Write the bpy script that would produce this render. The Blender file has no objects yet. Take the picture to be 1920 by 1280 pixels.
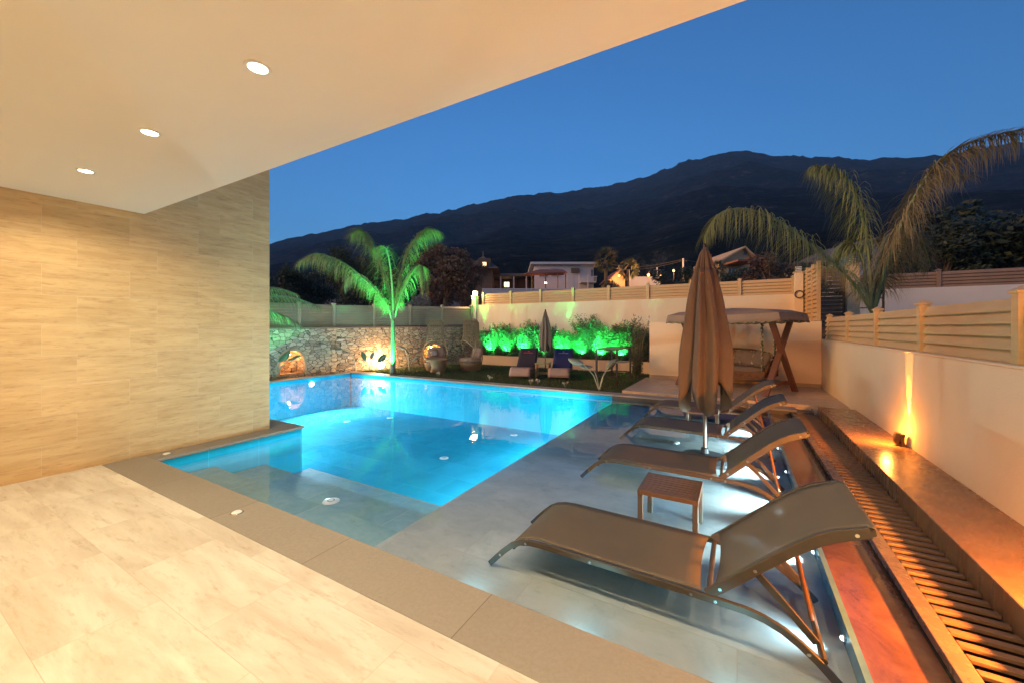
import bpy, math, random
from mathutils import Vector, Matrix, noise
R = math.radians
random.seed(7)
sc = bpy.context.scene
# ------------------------------------------------------------------ camera, world, stand-in sun lamp, exposure
FPX, HOR = 737.0, 614.0                      # focal length and horizon row in pixels of the 1920 wide picture
cam_d = bpy.data.cameras.new('camera'); cam = bpy.data.objects.new('camera', cam_d)
sc.collection.objects.link(cam); sc.camera = cam
cam.location = (0, 0, 1.5); cam.rotation_euler = (R(90), 0, R(29.8))
cam_d.sensor_width = 36; cam_d.lens = 36 * FPX / 1920; cam_d.shift_y = -(640 - HOR) / 1920
cam_d.clip_start = .05; cam_d.clip_end = 8000
SUN_EL, SUN_TRAVEL = R(20), Vector((.72, .69, 0)).normalized()
w = bpy.data.worlds.new('World'); sc.world = w; w.use_nodes = True
nt = w.node_tree; bg = nt.nodes['Background']
sky = nt.nodes.new('ShaderNodeTexSky'); sky.sky_type = 'NISHITA'; sky.sun_disc = False
sky.sun_elevation = R(4.0); sky.sun_rotation = R(152)
sky.air_density = 1.0; sky.dust_density = 0.5; sky.ozone_density = 4.5; sky.altitude = 200
bg.inputs['Strength'].default_value = .15
nt.links.new(sky.outputs[0], bg.inputs['Color'])
sl = bpy.data.lights.new('sun', 'SUN'); so = bpy.data.objects.new('sun', sl); sc.collection.objects.link(so)
sl.energy = 1.9; sl.angle = R(30); sl.color = (1, .54, .21)  # added stand-in for warm dusk light on garden walls, not the sky's sun
d = Vector((SUN_TRAVEL.x * math.cos(SUN_EL), SUN_TRAVEL.y * math.cos(SUN_EL), -math.sin(SUN_EL)))
so.rotation_euler = d.to_track_quat('-Z', 'Y').to_euler()
sc.view_settings.view_transform = 'Standard'; sc.view_settings.look = 'None'
sc.view_settings.exposure = 1.3; sc.view_settings.gamma = 1; sc.view_settings.use_curve_mapping = False
sc.render.engine = 'CYCLES'
cy = sc.cycles
cy.use_denoising = True; cy.max_bounces = 9; cy.diffuse_bounces = 4; cy.glossy_bounces = 3
cy.transparent_max_bounces = 24; cy.transmission_bounces = 4; cy.sample_clamp_indirect = 6
cy.caustics_reflective = False; cy.caustics_refractive = False; cy.use_light_tree = True
FW = Vector((-math.sin(R(29.8)), math.cos(R(29.8)), 0)); RT = Vector((math.cos(R(29.8)), math.sin(R(29.8)), 0))
def at(u, v, t):
    "world point that the photograph shows in column u, row v, at forward distance t"
    return Vector((0, 0, 1.5)) + t * (FW + RT * ((u - 960) / FPX)) + Vector((0, 0, (HOR - v) / FPX * t))

# ------------------------------------------------------------------ helpers
class MB:
    def __init__(s): s.v = []; s.f = []; s.sm = False
    def _add(s, vs, fs):
        b = len(s.v); s.v += [tuple(p) for p in vs]; s.f += [tuple(b + i for i in f) for f in fs]; return s
    def box(s, c, d, rz=0, M=None):
        x, y, z = d[0] / 2, d[1] / 2, d[2] / 2
        vs = [Vector(p) for p in ((-x,-y,-z),(x,-y,-z),(x,y,-z),(-x,y,-z),(-x,-y,z),(x,-y,z),(x,y,z),(-x,y,z))]
        m = Matrix.Translation(Vector(c)) @ Matrix.Rotation(rz, 4, 'Z')
        if M: m = Matrix.Translation(Vector(c)) @ M
        return s._add([m @ p for p in vs], [(0,3,2,1),(4,5,6,7),(0,1,5,4),(1,2,6,5),(2,3,7,6),(3,0,4,7)])
    def b2(s, a, b): # box by corners
        return s.box([(a[i] + b[i]) / 2 for i in range(3)], [abs(b[i] - a[i]) for i in range(3)])
    def beam(s, p0, p1, w, h, up=(0, 0, 1)):
        p0, p1 = Vector(p0), Vector(p1); d = (p1 - p0); L = d.length; d.normalize()
        u = Vector(up); sd = d.cross(u)
        if sd.length < 1e-4: sd = d.cross(Vector((1, 0, 0)))
        sd.normalize(); u = sd.cross(d)
        vs = [p + sd * a * w / 2 + u * b * h / 2 for p in (p0, p1) for a, b in ((-1,-1),(1,-1),(1,1),(-1,1))]
        return s._add(vs, [(0,1,2,3),(7,6,5,4),(0,4,5,1),(1,5,6,2),(2,6,7,3),(3,7,4,0)])
    def tube(s, pts, r, n=8, caps=True):
        pts = [Vector(p) for p in pts]; m = len(pts)
        rs = r if isinstance(r, (list, tuple)) else [r] * m
        vs = []; prev = None
        for i, p in enumerate(pts):
            d = (pts[min(i + 1, m - 1)] - pts[max(i - 1, 0)]).normalized()
            if prev is None: a = d.orthogonal().normalized()
            else:
                a = prev - d * prev.dot(d)
                a = a.normalized() if a.length > 1e-6 else d.orthogonal().normalized()
            prev = a; b = d.cross(a)
            vs += [p + (a * math.cos(k * 2 * math.pi / n) + b * math.sin(k * 2 * math.pi / n)) * rs[i] for k in range(n)]
        fs = [(i * n + k, i * n + (k + 1) % n, (i + 1) * n + (k + 1) % n, (i + 1) * n + k) for i in range(m - 1) for k in range(n)]
        if caps: fs += [tuple(range(n))[::-1], tuple((m - 1) * n + k for k in range(n))]
        return s._add(vs, fs)
    def sweep(s, pts, w, h, side=(0, 1, 0)):
        "rectangular section swept along a path lying in the plane normal to side"
        pts = [Vector(p) for p in pts]; m = len(pts); sd = Vector(side); vs = []
        for i, p in enumerate(pts):
            d = (pts[min(i + 1, m - 1)] - pts[max(i - 1, 0)]).normalized(); u = sd.cross(d).normalized()
            hh = h[i] if isinstance(h, (list, tuple)) else h
            vs += [p + sd * a * w / 2 + u * b * hh / 2 for a, b in ((-1,-1),(1,-1),(1,1),(-1,1))]
        fs = [(i*4+k, i*4+(k+1)%4, (i+1)*4+(k+1)%4, (i+1)*4+k) for i in range(m-1) for k in range(4)]
        return s._add(vs, fs + [(0,1,2,3)[::-1], tuple((m-1)*4+k for k in range(4))])
    def lathe(s, prof, n=24, c=(0, 0, 0), a0=0, a1=2 * math.pi, rf=None):
        full = abs(a1 - a0 - 2 * math.pi) < 1e-6; k = n if full else n + 1; vs = []
        for r, z in prof:
            for j in range(k):
                a = a0 + (a1 - a0) * j / n; rr = r * (rf(a, z) if rf else 1)
                vs.append((c[0] + rr * math.cos(a), c[1] + rr * math.sin(a), c[2] + z))
        fs = []
        for i in range(len(prof) - 1):
            for j in range(n):
                j2 = (j + 1) % k
                fs.append((i * k + j, i * k + j2, (i + 1) * k + j2, (i + 1) * k + j))
        return s._add(vs, fs)
    def disc(s, c, r, h, n=24): return s.lathe([(0.0001, 0), (r, 0), (r, h), (0.0001, h)], n, c)
    def grid(s, rows):
        m = len(rows[0]); vs = [p for r in rows for p in r]
        return s._add(vs, [(i*m+j, i*m+j+1, (i+1)*m+j+1, (i+1)*m+j) for i in range(len(rows)-1) for j in range(m-1)])
    def poly(s, pts): return s._add(pts, [tuple(range(len(pts)))])
    def prism(s, out, z0, z1):
        n = len(out); return s._add([(x, y, z0) for x, y in out] + [(x, y, z1) for x, y in out],
            [tuple(range(n))[::-1], tuple(range(n, 2*n))] + [(i, (i+1)%n, n+(i+1)%n, n+i) for i in range(n)])
    def blob(s, c, d, n=12, m=8, p=1.0, M=None):
        vs = []; fs = []
        def se(t): return math.copysign(abs(t) ** p, t)
        for i in range(m + 1):
            ph = -math.pi / 2 + math.pi * i / m
            for j in range(n):
                a = 2 * math.pi * j / n
                q = Vector((d[0]/2*se(math.cos(ph))*se(math.cos(a)), d[1]/2*se(math.cos(ph))*se(math.sin(a)), d[2]/2*se(math.sin(ph))))
                if M: q = M @ q
                vs.append(Vector(c) + q)
        for i in range(m):
            for j in range(n): fs.append((i*n+j, i*n+(j+1)%n, (i+1)*n+(j+1)%n, (i+1)*n+j))
        return s._add(vs, fs)
    def build(s, name, mat, parent=None, smooth=False, bevel=0, solid=0, kind=None):
        me = bpy.data.meshes.new(name); me.from_pydata(s.v, [], s.f); me.update()
        if smooth: me.polygons.foreach_set('use_smooth', [True] * len(me.polygons))
        me.materials.append(mat)
        o = bpy.data.objects.new(name, me); sc.collection.objects.link(o)
        if parent: o.parent = parent
        if solid:
            md = o.modifiers.new('solid', 'SOLIDIFY'); md.thickness = solid; md.offset = 0
        if bevel:
            md = o.modifiers.new('bevel', 'BEVEL'); md.width = bevel; md.segments = 2; md.limit_method = 'ANGLE'
        if smooth and bevel == 0: me.set_sharp_from_angle(angle=R(40)) if hasattr(me, 'set_sharp_from_angle') else None
        if kind: o['kind'] = kind
        return o
def tag(o, label, cat, group=None):
    o['label'] = label; o['category'] = cat
    if group: o['group'] = group
    return o
def thing(name, label, cat, loc=(0, 0, 0), rz=0, group=None):
    o = bpy.data.objects.new(name, None); sc.collection.objects.link(o); o.empty_display_size = .1
    o.location = loc; o.rotation_euler = (0, 0, rz)
    return tag(o, label, cat, group)
def dup(o, loc=None, rz=None, label=None, group=None, parent=None, scale=None):
    c = o.copy(); sc.collection.objects.link(c)
    if parent: c.parent = parent
    if loc is not None: c.location = loc
    if rz is not None: c.rotation_euler = (0, 0, rz)
    if scale is not None: c.scale = (scale,) * 3 if not isinstance(scale, (tuple, list)) else scale
    if label: c['label'] = label
    if group: c['group'] = group
    for ch in [k for k in sc.collection.objects if k.parent == o]: dup(ch, parent=c)
    return c
def light(kind, name, loc, energy, color, parent=None, aim=None, size=.05, spot=None, blend=.4):
    l = bpy.data.lights.new(name, kind); l.energy = energy; l.color = color
    if kind in ('POINT', 'SPOT'): l.shadow_soft_size = size
    if kind == 'AREA': l.size = size
    if spot: l.spot_size = R(spot); l.spot_blend = blend
    o = bpy.data.objects.new(name, l); sc.collection.objects.link(o); o.location = loc
    if aim: o.rotation_euler = Vector(aim).to_track_quat('-Z', 'Y').to_euler()
    if parent: o.parent = parent
    return o

# ------------------------------------------------------------------ materials
class NT:
    def __init__(s, name):
        s.m = bpy.data.materials.new(name); s.m.use_nodes = True; s.t = s.m.node_tree
        s.p = s.t.nodes['Principled BSDF']; s.out = s.t.nodes['Material Output']
        s.tc = s.t.nodes.new('ShaderNodeTexCoord')
    def n(s, k, **kw):
        x = s.t.nodes.new('ShaderNode' + k)
        for a, b in kw.items():
            if a in x.bl_rna.properties: setattr(x, a, b)
            else: x.inputs[a].default_value = b
        return x
    def l(s, a, b): s.t.links.new(a, b)
    def mapping(s, scale=(1, 1, 1), rot=(0, 0, 0), src=None):
        m = s.n('Mapping'); m.inputs['Scale'].default_value = scale; m.inputs['Rotation'].default_value = rot
        s.l(src or s.tc.outputs['Object'], m.inputs[0]); return m.outputs[0]
    def noise(s, vec, scale, detail=4, rough=.55, dist=0):
        x = s.n('TexNoise'); s.l(vec, x.inputs['Vector']); x.inputs['Scale'].default_value = scale
        x.inputs['Detail'].default_value = detail; x.inputs['Roughness'].default_value = rough; x.inputs['Distortion'].default_value = dist
        return x.outputs['Fac']
    def ramp(s, fac, stops):
        x = s.n('ValToRGB'); s.l(fac, x.inputs[0]); e = x.color_ramp.elements
        while len(e) < len(stops): e.new(.5)
        for i, (p, c) in enumerate(stops): e[i].position = p; e[i].color = (*c, 1) if len(c) == 3 else c
        return x.outputs[0]
    def mix(s, a, b, fac, mode='MIX'):
        x = s.n('MixRGB', blend_type=mode)
        for i, q in ((0, fac), (1, a), (2, b)):
            if isinstance(q, (int, float)): x.inputs[i].default_value = q
            elif isinstance(q, tuple): x.inputs[i].default_value = (*q, 1)
            else: s.l(q, x.inputs[i])
        return x.outputs[0]
    def bump(s, h, dist, strength=1, nrm=None):
        x = s.n('Bump'); x.inputs['Distance'].default_value = dist; x.inputs['Strength'].default_value = strength
        s.l(h, x.inputs['Height'])
        if nrm: s.l(nrm, x.inputs['Normal'])
        s.l(x.outputs[0], s.p.inputs['Normal']); return x.outputs[0]
    def set(s, **kw):
        for a, b in kw.items():
            i = s.p.inputs[a.replace('_', ' ')]
            if hasattr(b, 'is_linked'): s.l(b, i)
            else: i.default_value = (*b, 1) if isinstance(b, tuple) and len(b) == 3 else b
        return s
def mat(name, col, rough=.6, metal=0, var=.25, scale=6, bump=0, bscale=60, col2=None, stretch=(1, 1, 1), spec=.5, coat=0, sss=0):
    t = NT(name); v = t.mapping(stretch); c2 = col2 or tuple(c * (1 - var) for c in col)
    f = t.noise(v, scale, 6, .6)
    t.set(Base_Color=t.ramp(f, [(.3, c2), (.7, col)]), Metallic=metal, Roughness=t.ramp(f, [(.2, (rough*.8,)*3), (.8, (min(1, rough*1.15),)*3)]))
    t.p.inputs['Specular IOR Level'].default_value = spec; t.p.inputs['Coat Weight'].default_value = coat
    if bump: t.bump(t.noise(t.mapping(), bscale, 3, .6), bump)
    return t.m
def emis(name, col, strength):
    t = NT(name); t.set(Base_Color=(.1, .1, .1), Emission_Color=col, Emission_Strength=strength); return t.m
def tiled(name, axes, bw, bh, lo, hi, vein, vstretch, rough=.4, mortar=.003, mcol=None, bump=.001, vs=1.0, coat=0, off=.5, tilevar=.5):
    "stone tiles: axes pick the two object axes of the surface"
    t = NT(name); sp = t.n('SeparateXYZ'); t.l(t.tc.outputs['Object'], sp.inputs[0])
    cb = t.n('CombineXYZ'); t.l(sp.outputs[axes[0]], cb.inputs[0]); t.l(sp.outputs[axes[1]], cb.inputs[1])
    br = t.n('TexBrick', offset=off); t.l(cb.outputs[0], br.inputs['Vector'])
    for k, q in (('Scale', 1), ('Mortar Size', mortar), ('Mortar Smooth', .1), ('Brick Width', bw), ('Row Height', bh), ('Bias', 0)): br.inputs[k].default_value = q
    br.inputs['Color1'].default_value = (0, 0, 0, 1); br.inputs['Color2'].default_value = (1, 1, 1, 1); br.inputs['Mortar'].default_value = (.5, .5, .5, 1)
    sc_ = t.n('VectorMath', operation='SCALE'); t.l(br.outputs['Color'], sc_.inputs[0]); sc_.inputs['Scale'].default_value = 37
    ad = t.n('VectorMath', operation='ADD'); t.l(cb.outputs[0], ad.inputs[0]); t.l(sc_.outputs[0], ad.inputs[1])
    mv = t.mapping(vstretch, src=ad.outputs[0])
    f1 = t.noise(mv, 1.1 * vs, 8, .62, .6); f2 = t.noise(mv, 4.5 * vs, 5, .7, .3); f3 = t.noise(cb.outputs[0], .8, 3)
    c = t.ramp(f1, [(.34, lo), (.62, hi)])
    c = t.mix(c, vein, t.ramp(f2, [(.56, (0,)*3), (.72, (.6,)*3)]), 'MIX') if False else t.mix(c, vein, t.ramp(f2, [(.56, (0,)*3), (.74, (.65,)*3)]))
    sepc = t.n('SeparateColor'); t.l(br.outputs['Color'], sepc.inputs[0])
    c = t.mix(c, t.ramp(sepc.outputs[0], [(0, (.80,)*3), (1, (1.0,)*3)]), tilevar, 'MULTIPLY')
    c = t.mix(c, t.ramp(f3, [(.3, (.9,)*3), (.7, (1.0,)*3)]), 1.0, 'MULTIPLY')
    mc = mcol or tuple(q * .75 for q in lo)
    c = t.mix(c, mc, br.outputs['Fac'])
    t.set(Base_Color=c, Roughness=t.ramp(f2, [(.3, (rough,)*3), (.7, (min(1, rough*1.4),)*3)]))
    t.p.inputs['Coat Weight'].default_value = coat; t.p.inputs['Coat Roughness'].default_value = .08
    inv = t.n('Math', operation='MULTIPLY_ADD'); t.l(br.outputs['Fac'], inv.inputs[0]); inv.inputs[1].default_value = -1.2
    t.l(f2, inv.inputs[2]); t.bump(inv.outputs[0], bump); return t.m
def leafm(name, a, b, rough=.5, trans=.25):
    t = NT(name); g = t.n('NewGeometry'); c = t.ramp(g.outputs['Random Per Island'], [(0, a), (1, b)])
    t.set(Base_Color=c, Roughness=rough); tr = t.n('BsdfTranslucent'); t.l(c, tr.inputs[0])
    mx = t.n('MixShader'); mx.inputs[0].default_value = trans; t.l(t.p.outputs[0], mx.inputs[1]); t.l(tr.outputs[0], mx.inputs[2]); t.l(mx.outputs[0], t.out.inputs[0])
    return t.m
def slingm(name, col, alpha):
    t = NT(name); v = t.mapping((1, 1, 1)); wv = t.n('TexChecker'); wv.inputs['Scale'].default_value = 420; t.l(v, wv.inputs[0])
    f = t.noise(v, 3, 4)
    t.set(Base_Color=t.mix(t.ramp(f, [(.3, tuple(c*.8 for c in col)), (.7, col)]), (.7,)*3, wv.outputs['Fac'], 'MULTIPLY'), Roughness=.7)
    t.bump(t.noise(t.mapping(), 240, 2), .0006)
    tr = t.n('BsdfTransparent'); mx = t.n('MixShader'); mx.inputs[0].default_value = alpha
    t.l(tr.outputs[0], mx.inputs[1]); t.l(t.p.outputs[0], mx.inputs[2]); t.l(mx.outputs[0], t.out.inputs[0]); return t.m

M = {}
M['trav_wall'] = tiled('travertine_wall', (1, 2), .66, .305, (.53, .335, .135), (.645, .43, .195), (.38, .21, .075), (1.5, 10, 1), rough=.5, mortar=.0016, mcol=(.56, .42, .26), coat=0, bump=.0006, off=.37, vs=1.3)
M['trav_floor'] = tiled('travertine_floor', (0, 1), .92, .46, (.62, .51, .37), (.78, .70, .56), (.50, .33, .17), (1.2, 6, 1), rough=.42, mortar=.0015, mcol=(.54, .43, .30), bump=.0004, vs=.8)
M['trav_pave'] = tiled('travertine_paving', (0, 1), .6, .4, (.40, .28, .19), (.55, .41, .29), (.30, .19, .12), (1.4, 4, 1), rough=.35, mortar=.004, bump=.0008)
def pits(m_, axes, amt):
    t = m_.node_tree; p = t.nodes['Principled BSDF']; tc = [n for n in t.nodes if n.type == 'TEX_COORD'][0]
    mp = t.nodes.new('ShaderNodeMapping'); mp.inputs['Scale'].default_value = axes; t.links.new(tc.outputs['Object'], mp.inputs[0])
    n = t.nodes.new('ShaderNodeTexNoise'); n.inputs['Scale'].default_value = 9; n.inputs['Detail'].default_value = 8; n.inputs['Roughness'].default_value = .75; t.links.new(mp.outputs[0], n.inputs['Vector'])
    rp = t.nodes.new('ShaderNodeValToRGB'); rp.color_ramp.elements[0].position = .33; rp.color_ramp.elements[0].color = (.45, .33, .22, 1); rp.color_ramp.elements[1].position = .46; rp.color_ramp.elements[1].color = (1, 1, 1, 1); t.links.new(n.outputs['Fac'], rp.inputs[0])
    mx = t.nodes.new('ShaderNodeMixRGB'); mx.blend_type = 'MULTIPLY'; mx.inputs[0].default_value = amt
    t.links.new(p.inputs['Base Color'].links[0].from_socket, mx.inputs[1]); t.links.new(rp.outputs[0], mx.inputs[2]); t.links.new(mx.outputs[0], p.inputs['Base Color'])
pits(M['trav_wall'], (1, .45, 3.2), .42); pits(M['trav_floor'], (.5, 2.2, 1), .28); pits(M['trav_pave'], (.6, 2, 1), .6)
M['coping'] = tiled('coping_stone', (0, 1), 1.2, 1.2, (.30, .25, .185), (.34, .285, .215), (.28, .23, .17), (2, 2, 1), rough=.55, mortar=.003, mcol=(.16, .13, .10), vs=22, bump=.0012, off=0)
M['shelf'] = tiled('slate_tile', (0, 1), 1.2, .6, (.37, .41, .42), (.48, .52, .52), (.31, .35, .355), (1.5, 2, 1), rough=.45, mortar=.003, mcol=(.40, .39, .36), vs=1.6, bump=.001)
M['basin'] = tiled('water_tinted_pool_tile', (0, 1), 1.2, .6, (.012, .36, .54), (.022, .43, .62), (.012, .35, .52), (1, 1, 1), rough=.95, mortar=.003, mcol=(.05, .50, .66), bump=.0005)  # water's blue is put into the tile colour; the water body is clear
M['step'] = tiled('water_tinted_step_tile', (0, 1), 1.2, .62, (.19, .36, .41), (.28, .46, .51), (.17, .34, .39), (1.5, 2, 1), rough=.45, mortar=.004, mcol=(.40, .45, .42), vs=1.6, bump=.001)  # blue-green depth tint of the water painted into the steps
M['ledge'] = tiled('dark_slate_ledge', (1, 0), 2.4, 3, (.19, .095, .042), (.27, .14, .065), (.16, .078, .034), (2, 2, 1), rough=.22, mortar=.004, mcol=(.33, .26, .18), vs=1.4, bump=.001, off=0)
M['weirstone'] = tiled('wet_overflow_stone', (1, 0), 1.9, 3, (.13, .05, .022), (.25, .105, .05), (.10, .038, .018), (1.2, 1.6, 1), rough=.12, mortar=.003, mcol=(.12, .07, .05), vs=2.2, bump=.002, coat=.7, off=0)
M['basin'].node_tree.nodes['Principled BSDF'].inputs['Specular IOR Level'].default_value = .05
def plaster(name, col, b=.0015, stain=.88, bs=130):
    t = NT(name); v = t.mapping(); f = t.noise(v, .7, 5, .6); g = t.noise(t.mapping((1, 1, .5)), 1.5, 6)
    c = t.mix(t.ramp(f, [(.3, tuple(q * stain for q in col)), (.65, col)]), t.ramp(g, [(.2, (.96,)*3), (.8, (1,)*3)]), 1.0, 'MULTIPLY')
    t.set(Base_Color=c, Roughness=.85); t.bump(t.noise(v, bs, 3, .7), b); return t.m
M['ceil'] = plaster('ceiling_plaster', (.83, .79, .67), .0012, .995, 160)
M['wall'] = plaster('painted_garden_wall', (.72, .54, .34), .003, .93, 70)
M['outwall'] = plaster('street_wall_paint', (.55, .55, .58))
def stone():
    t = NT('rubble_stone'); n = t.n('TexNoise'); n.inputs['Scale'].default_value = 4.5; t.l(t.tc.outputs['Object'], n.inputs[0])
    ad = t.n('VectorMath', operation='MULTIPLY_ADD'); t.l(n.outputs['Color'], ad.inputs[0]); ad.inputs[1].default_value = (.16, .16, .10); t.l(t.tc.outputs['Object'], ad.inputs[2])
    mp = t.mapping((.85, .85, 1.6), src=ad.outputs[0])
    v1 = t.n('TexVoronoi', feature='DISTANCE_TO_EDGE'); v1.inputs['Scale'].default_value = 6.4; t.l(mp, v1.inputs['Vector']); v1.inputs['Randomness'].default_value = .85
    v2 = t.n('TexVoronoi', feature='F1'); v2.inputs['Scale'].default_value = 6.4; t.l(mp, v2.inputs['Vector']); v2.inputs['Randomness'].default_value = .85
    sp = t.n('SeparateColor'); t.l(v2.outputs['Color'], sp.inputs[0])
    c = t.ramp(sp.outputs[0], [(0, (.28, .18, .10)), (.4, (.46, .33, .20)), (.7, (.58, .43, .26)), (1, (.38, .29, .20))])
    c = t.mix(c, t.ramp(t.noise(t.tc.outputs['Object'], 22, 5, .7), [(.3, (.6,)*3), (.7, (1.1,)*3)]), .8, 'MULTIPLY')
    e = t.ramp(v1.outputs['Distance'], [(.015, (0,)*3), (.06, (1,)*3)])
    c = t.mix((.06, .045, .03), c, e); t.set(Base_Color=c, Roughness=.8)
    h = t.n('Math', operation='MULTIPLY_ADD'); t.l(e, h.inputs[0]); h.inputs[1].default_value = 1; t.l(t.noise(t.tc.outputs['Object'], 16, 5, .7), h.inputs[2])
    t.bump(h.outputs[0], .035); return t.m
M['stone'] = stone()
M['fence'] = mat('beige_fence_board', (.58, .37, .17), .5, var=.18, scale=3, stretch=(1, 1, 8), bump=.0006)
M['fence2'] = mat('weathered_fence_board', (.36, .26, .15), .55, var=.2, scale=3, stretch=(1, 1, 8))
M['darkfence'] = mat('brown_fence_board', (.22, .15, .11), .6, var=.2, scale=3)
M['alu'] = mat('bronze_aluminium', (.095, .07, .048), .48, metal=.35, var=.15, scale=20, bump=.0002, bscale=300)
M['sling'] = slingm('brown_sling_fabric', (.165, .118, .072), .88)
M['bolt'] = mat('steel_bolt', (.7, .66, .6), .25, metal=1, var=.1)
M['brownslat'] = mat('brown_aluminium_slat', (.15, .085, .05), .35, metal=.3, var=.2, scale=14)
M['canvas'] = mat('taupe_canvas', (.135, .082, .048), .9, var=.22, scale=4, bump=.0015, bscale=260)
M['canvas2'] = mat('taupe_canvas_canopy', (.24, .165, .11), .9, var=.2, scale=4, bump=.001, bscale=200)
M['grate'] = mat('timber_grate_slat', (.20, .10, .05), .45, var=.3, scale=10, stretch=(1, 6, 6), bump=.001)
M['frame'] = mat('dark_stone_frame', (.20, .13, .08), .28, var=.35, scale=9, bump=.001, bscale=40)
M['dark'] = mat('channel_dark', (.012, .01, .008), .8)
M['wood'] = mat('dark_red_wood', (.15, .06, .03), .45, var=.35, scale=6, stretch=(6, 6, 1), bump=.001)
M['carved'] = mat('carved_wood', (.115, .048, .018), .7, spec=.2, var=.4, scale=8, bump=.004, bscale=20)
M['cushion'] = mat('taupe_cushion', (.115, .072, .045), .9, var=.2, scale=5, bump=.0015, bscale=150)
def patterned():
    t = NT('leaf_pattern_fabric'); v = t.n('TexVoronoi', feature='F1'); v.inputs['Scale'].default_value = 26; t.l(t.tc.outputs['Object'], v.inputs['Vector'])
    sp = t.n('SeparateColor'); t.l(v.outputs['Color'], sp.inputs[0])
    t.set(Base_Color=t.ramp(sp.outputs[0], [(.0, (.03, .035, .02)), (.42, (.05, .06, .03)), (.5, (.30, .24, .15)), (.75, (.12, .10, .05))]), Roughness=.9); return t.m
M['pattern'] = patterned()
M['rattan'] = mat('natural_rattan', (.36, .21, .085), .6, var=.35, scale=18, bump=.001)
M['rattan2'] = mat('woven_rattan', (.25, .145, .06), .7, var=.4, scale=30, bump=.004, bscale=60)
M['pad'] = mat('beige_cushion', (.36, .22, .15), .9, var=.15, scale=5, bump=.001)
M['bronze'] = mat('dark_lamp_body', (.06, .04, .03), .35, metal=.6)
M['white'] = mat('white_plastic', (.78, .76, .72), .4, var=.08)
M['disc'] = mat('pool_inlet_white', (.82, .86, .86), .35, var=.1)
M['bark'] = mat('palm_bark', (.16, .12, .08), .9, var=.5, scale=9, bump=.02, bscale=14, stretch=(1, 1, 3))
M['rachis'] = mat('palm_rachis', (.20, .24, .10), .5, var=.25)
M['palm'] = leafm('palm_leaf', (.15, .19, .05), (.28, .29, .11))
M['palmdry'] = leafm('palm_leaf_dry', (.24, .18, .08), (.36, .28, .13))
M['shrub'] = leafm('shrub_leaf', (.07, .12, .04), (.17, .22, .10), .5, .4)
M['shrub2'] = leafm('dull_shrub_leaf', (.08, .11, .045), (.17, .16, .09), .5, .35)
M['tree'] = leafm('tree_leaf_dark', (.02, .03, .015), (.06, .075, .035))
M['treebrown'] = leafm('tree_leaf_brown', (.09, .055, .03), (.20, .12, .07))
M['silver'] = leafm('silver_leaf', (.13, .15, .14), (.26, .28, .26))
M['banana'] = mat('broad_leaf', (.10, .15, .06), .4, var=.3, scale=5)
M['banana_dry'] = mat('broad_leaf_pale', (.20, .19, .12), .6, var=.3, scale=5)
M['stem'] = mat('pale_stem', (.34, .30, .17), .5)
M['soil'] = mat('soil', (.07, .05, .035), .95, var=.5, scale=9, bump=.02, bscale=20)
M['lawn'] = mat('lawn_ground', (.030, .045, .012), .95, var=.5, scale=5, bump=.02, bscale=60)
M['grass'] = leafm('grass_blade', (.035, .06, .015), (.09, .115, .035), .7, .2)
M['terrain'] = mat('dry_scrub_ground', (.07, .06, .04), .95, var=.5, scale=.15, bump=.3, bscale=.8)
M['asphalt'] = mat('asphalt', (.05, .05, .05), .9)

# ------------------------------------------------------------------ the setting
def lot_ground():
    xs = sorted(set([-3000, -1200, -500, -250, -130, -80, -50, -35, -25, -19, -15, -13.6, -13.5, 1.85, 1.9, 3, 5, 8, 12, 20, 35, 60, 100, 200, 500, 1200, 3000]))
    ys = sorted(set([-3000, -1000, -300, -100, -30, -12, -8, -4, 4, 13.85, 13.9, 15, 17, 20, 25, 32, 40, 50, 62, 78, 100, 140, 220, 400, 800, 1600, 3200]))
    def h(x, y):
        dx = max(-13.5 - x, x - 1.85, 0); dy = max(y - 13.85, -4 - y, 0)
        if dx == 0 and dy == 0: return -1.9
        d_ = math.hypot(dx, max(y - 13.85, 0)); base = 1.25 + min(d_, 160) * .075
        if y < -4: base = min(base, 1.25)
        return base
    m = MB(); m.grid([[(x, y, h(x, y)) for x in xs] for y in ys]); m.build('ground', M['terrain'], kind='structure')
lot_ground()
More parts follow.
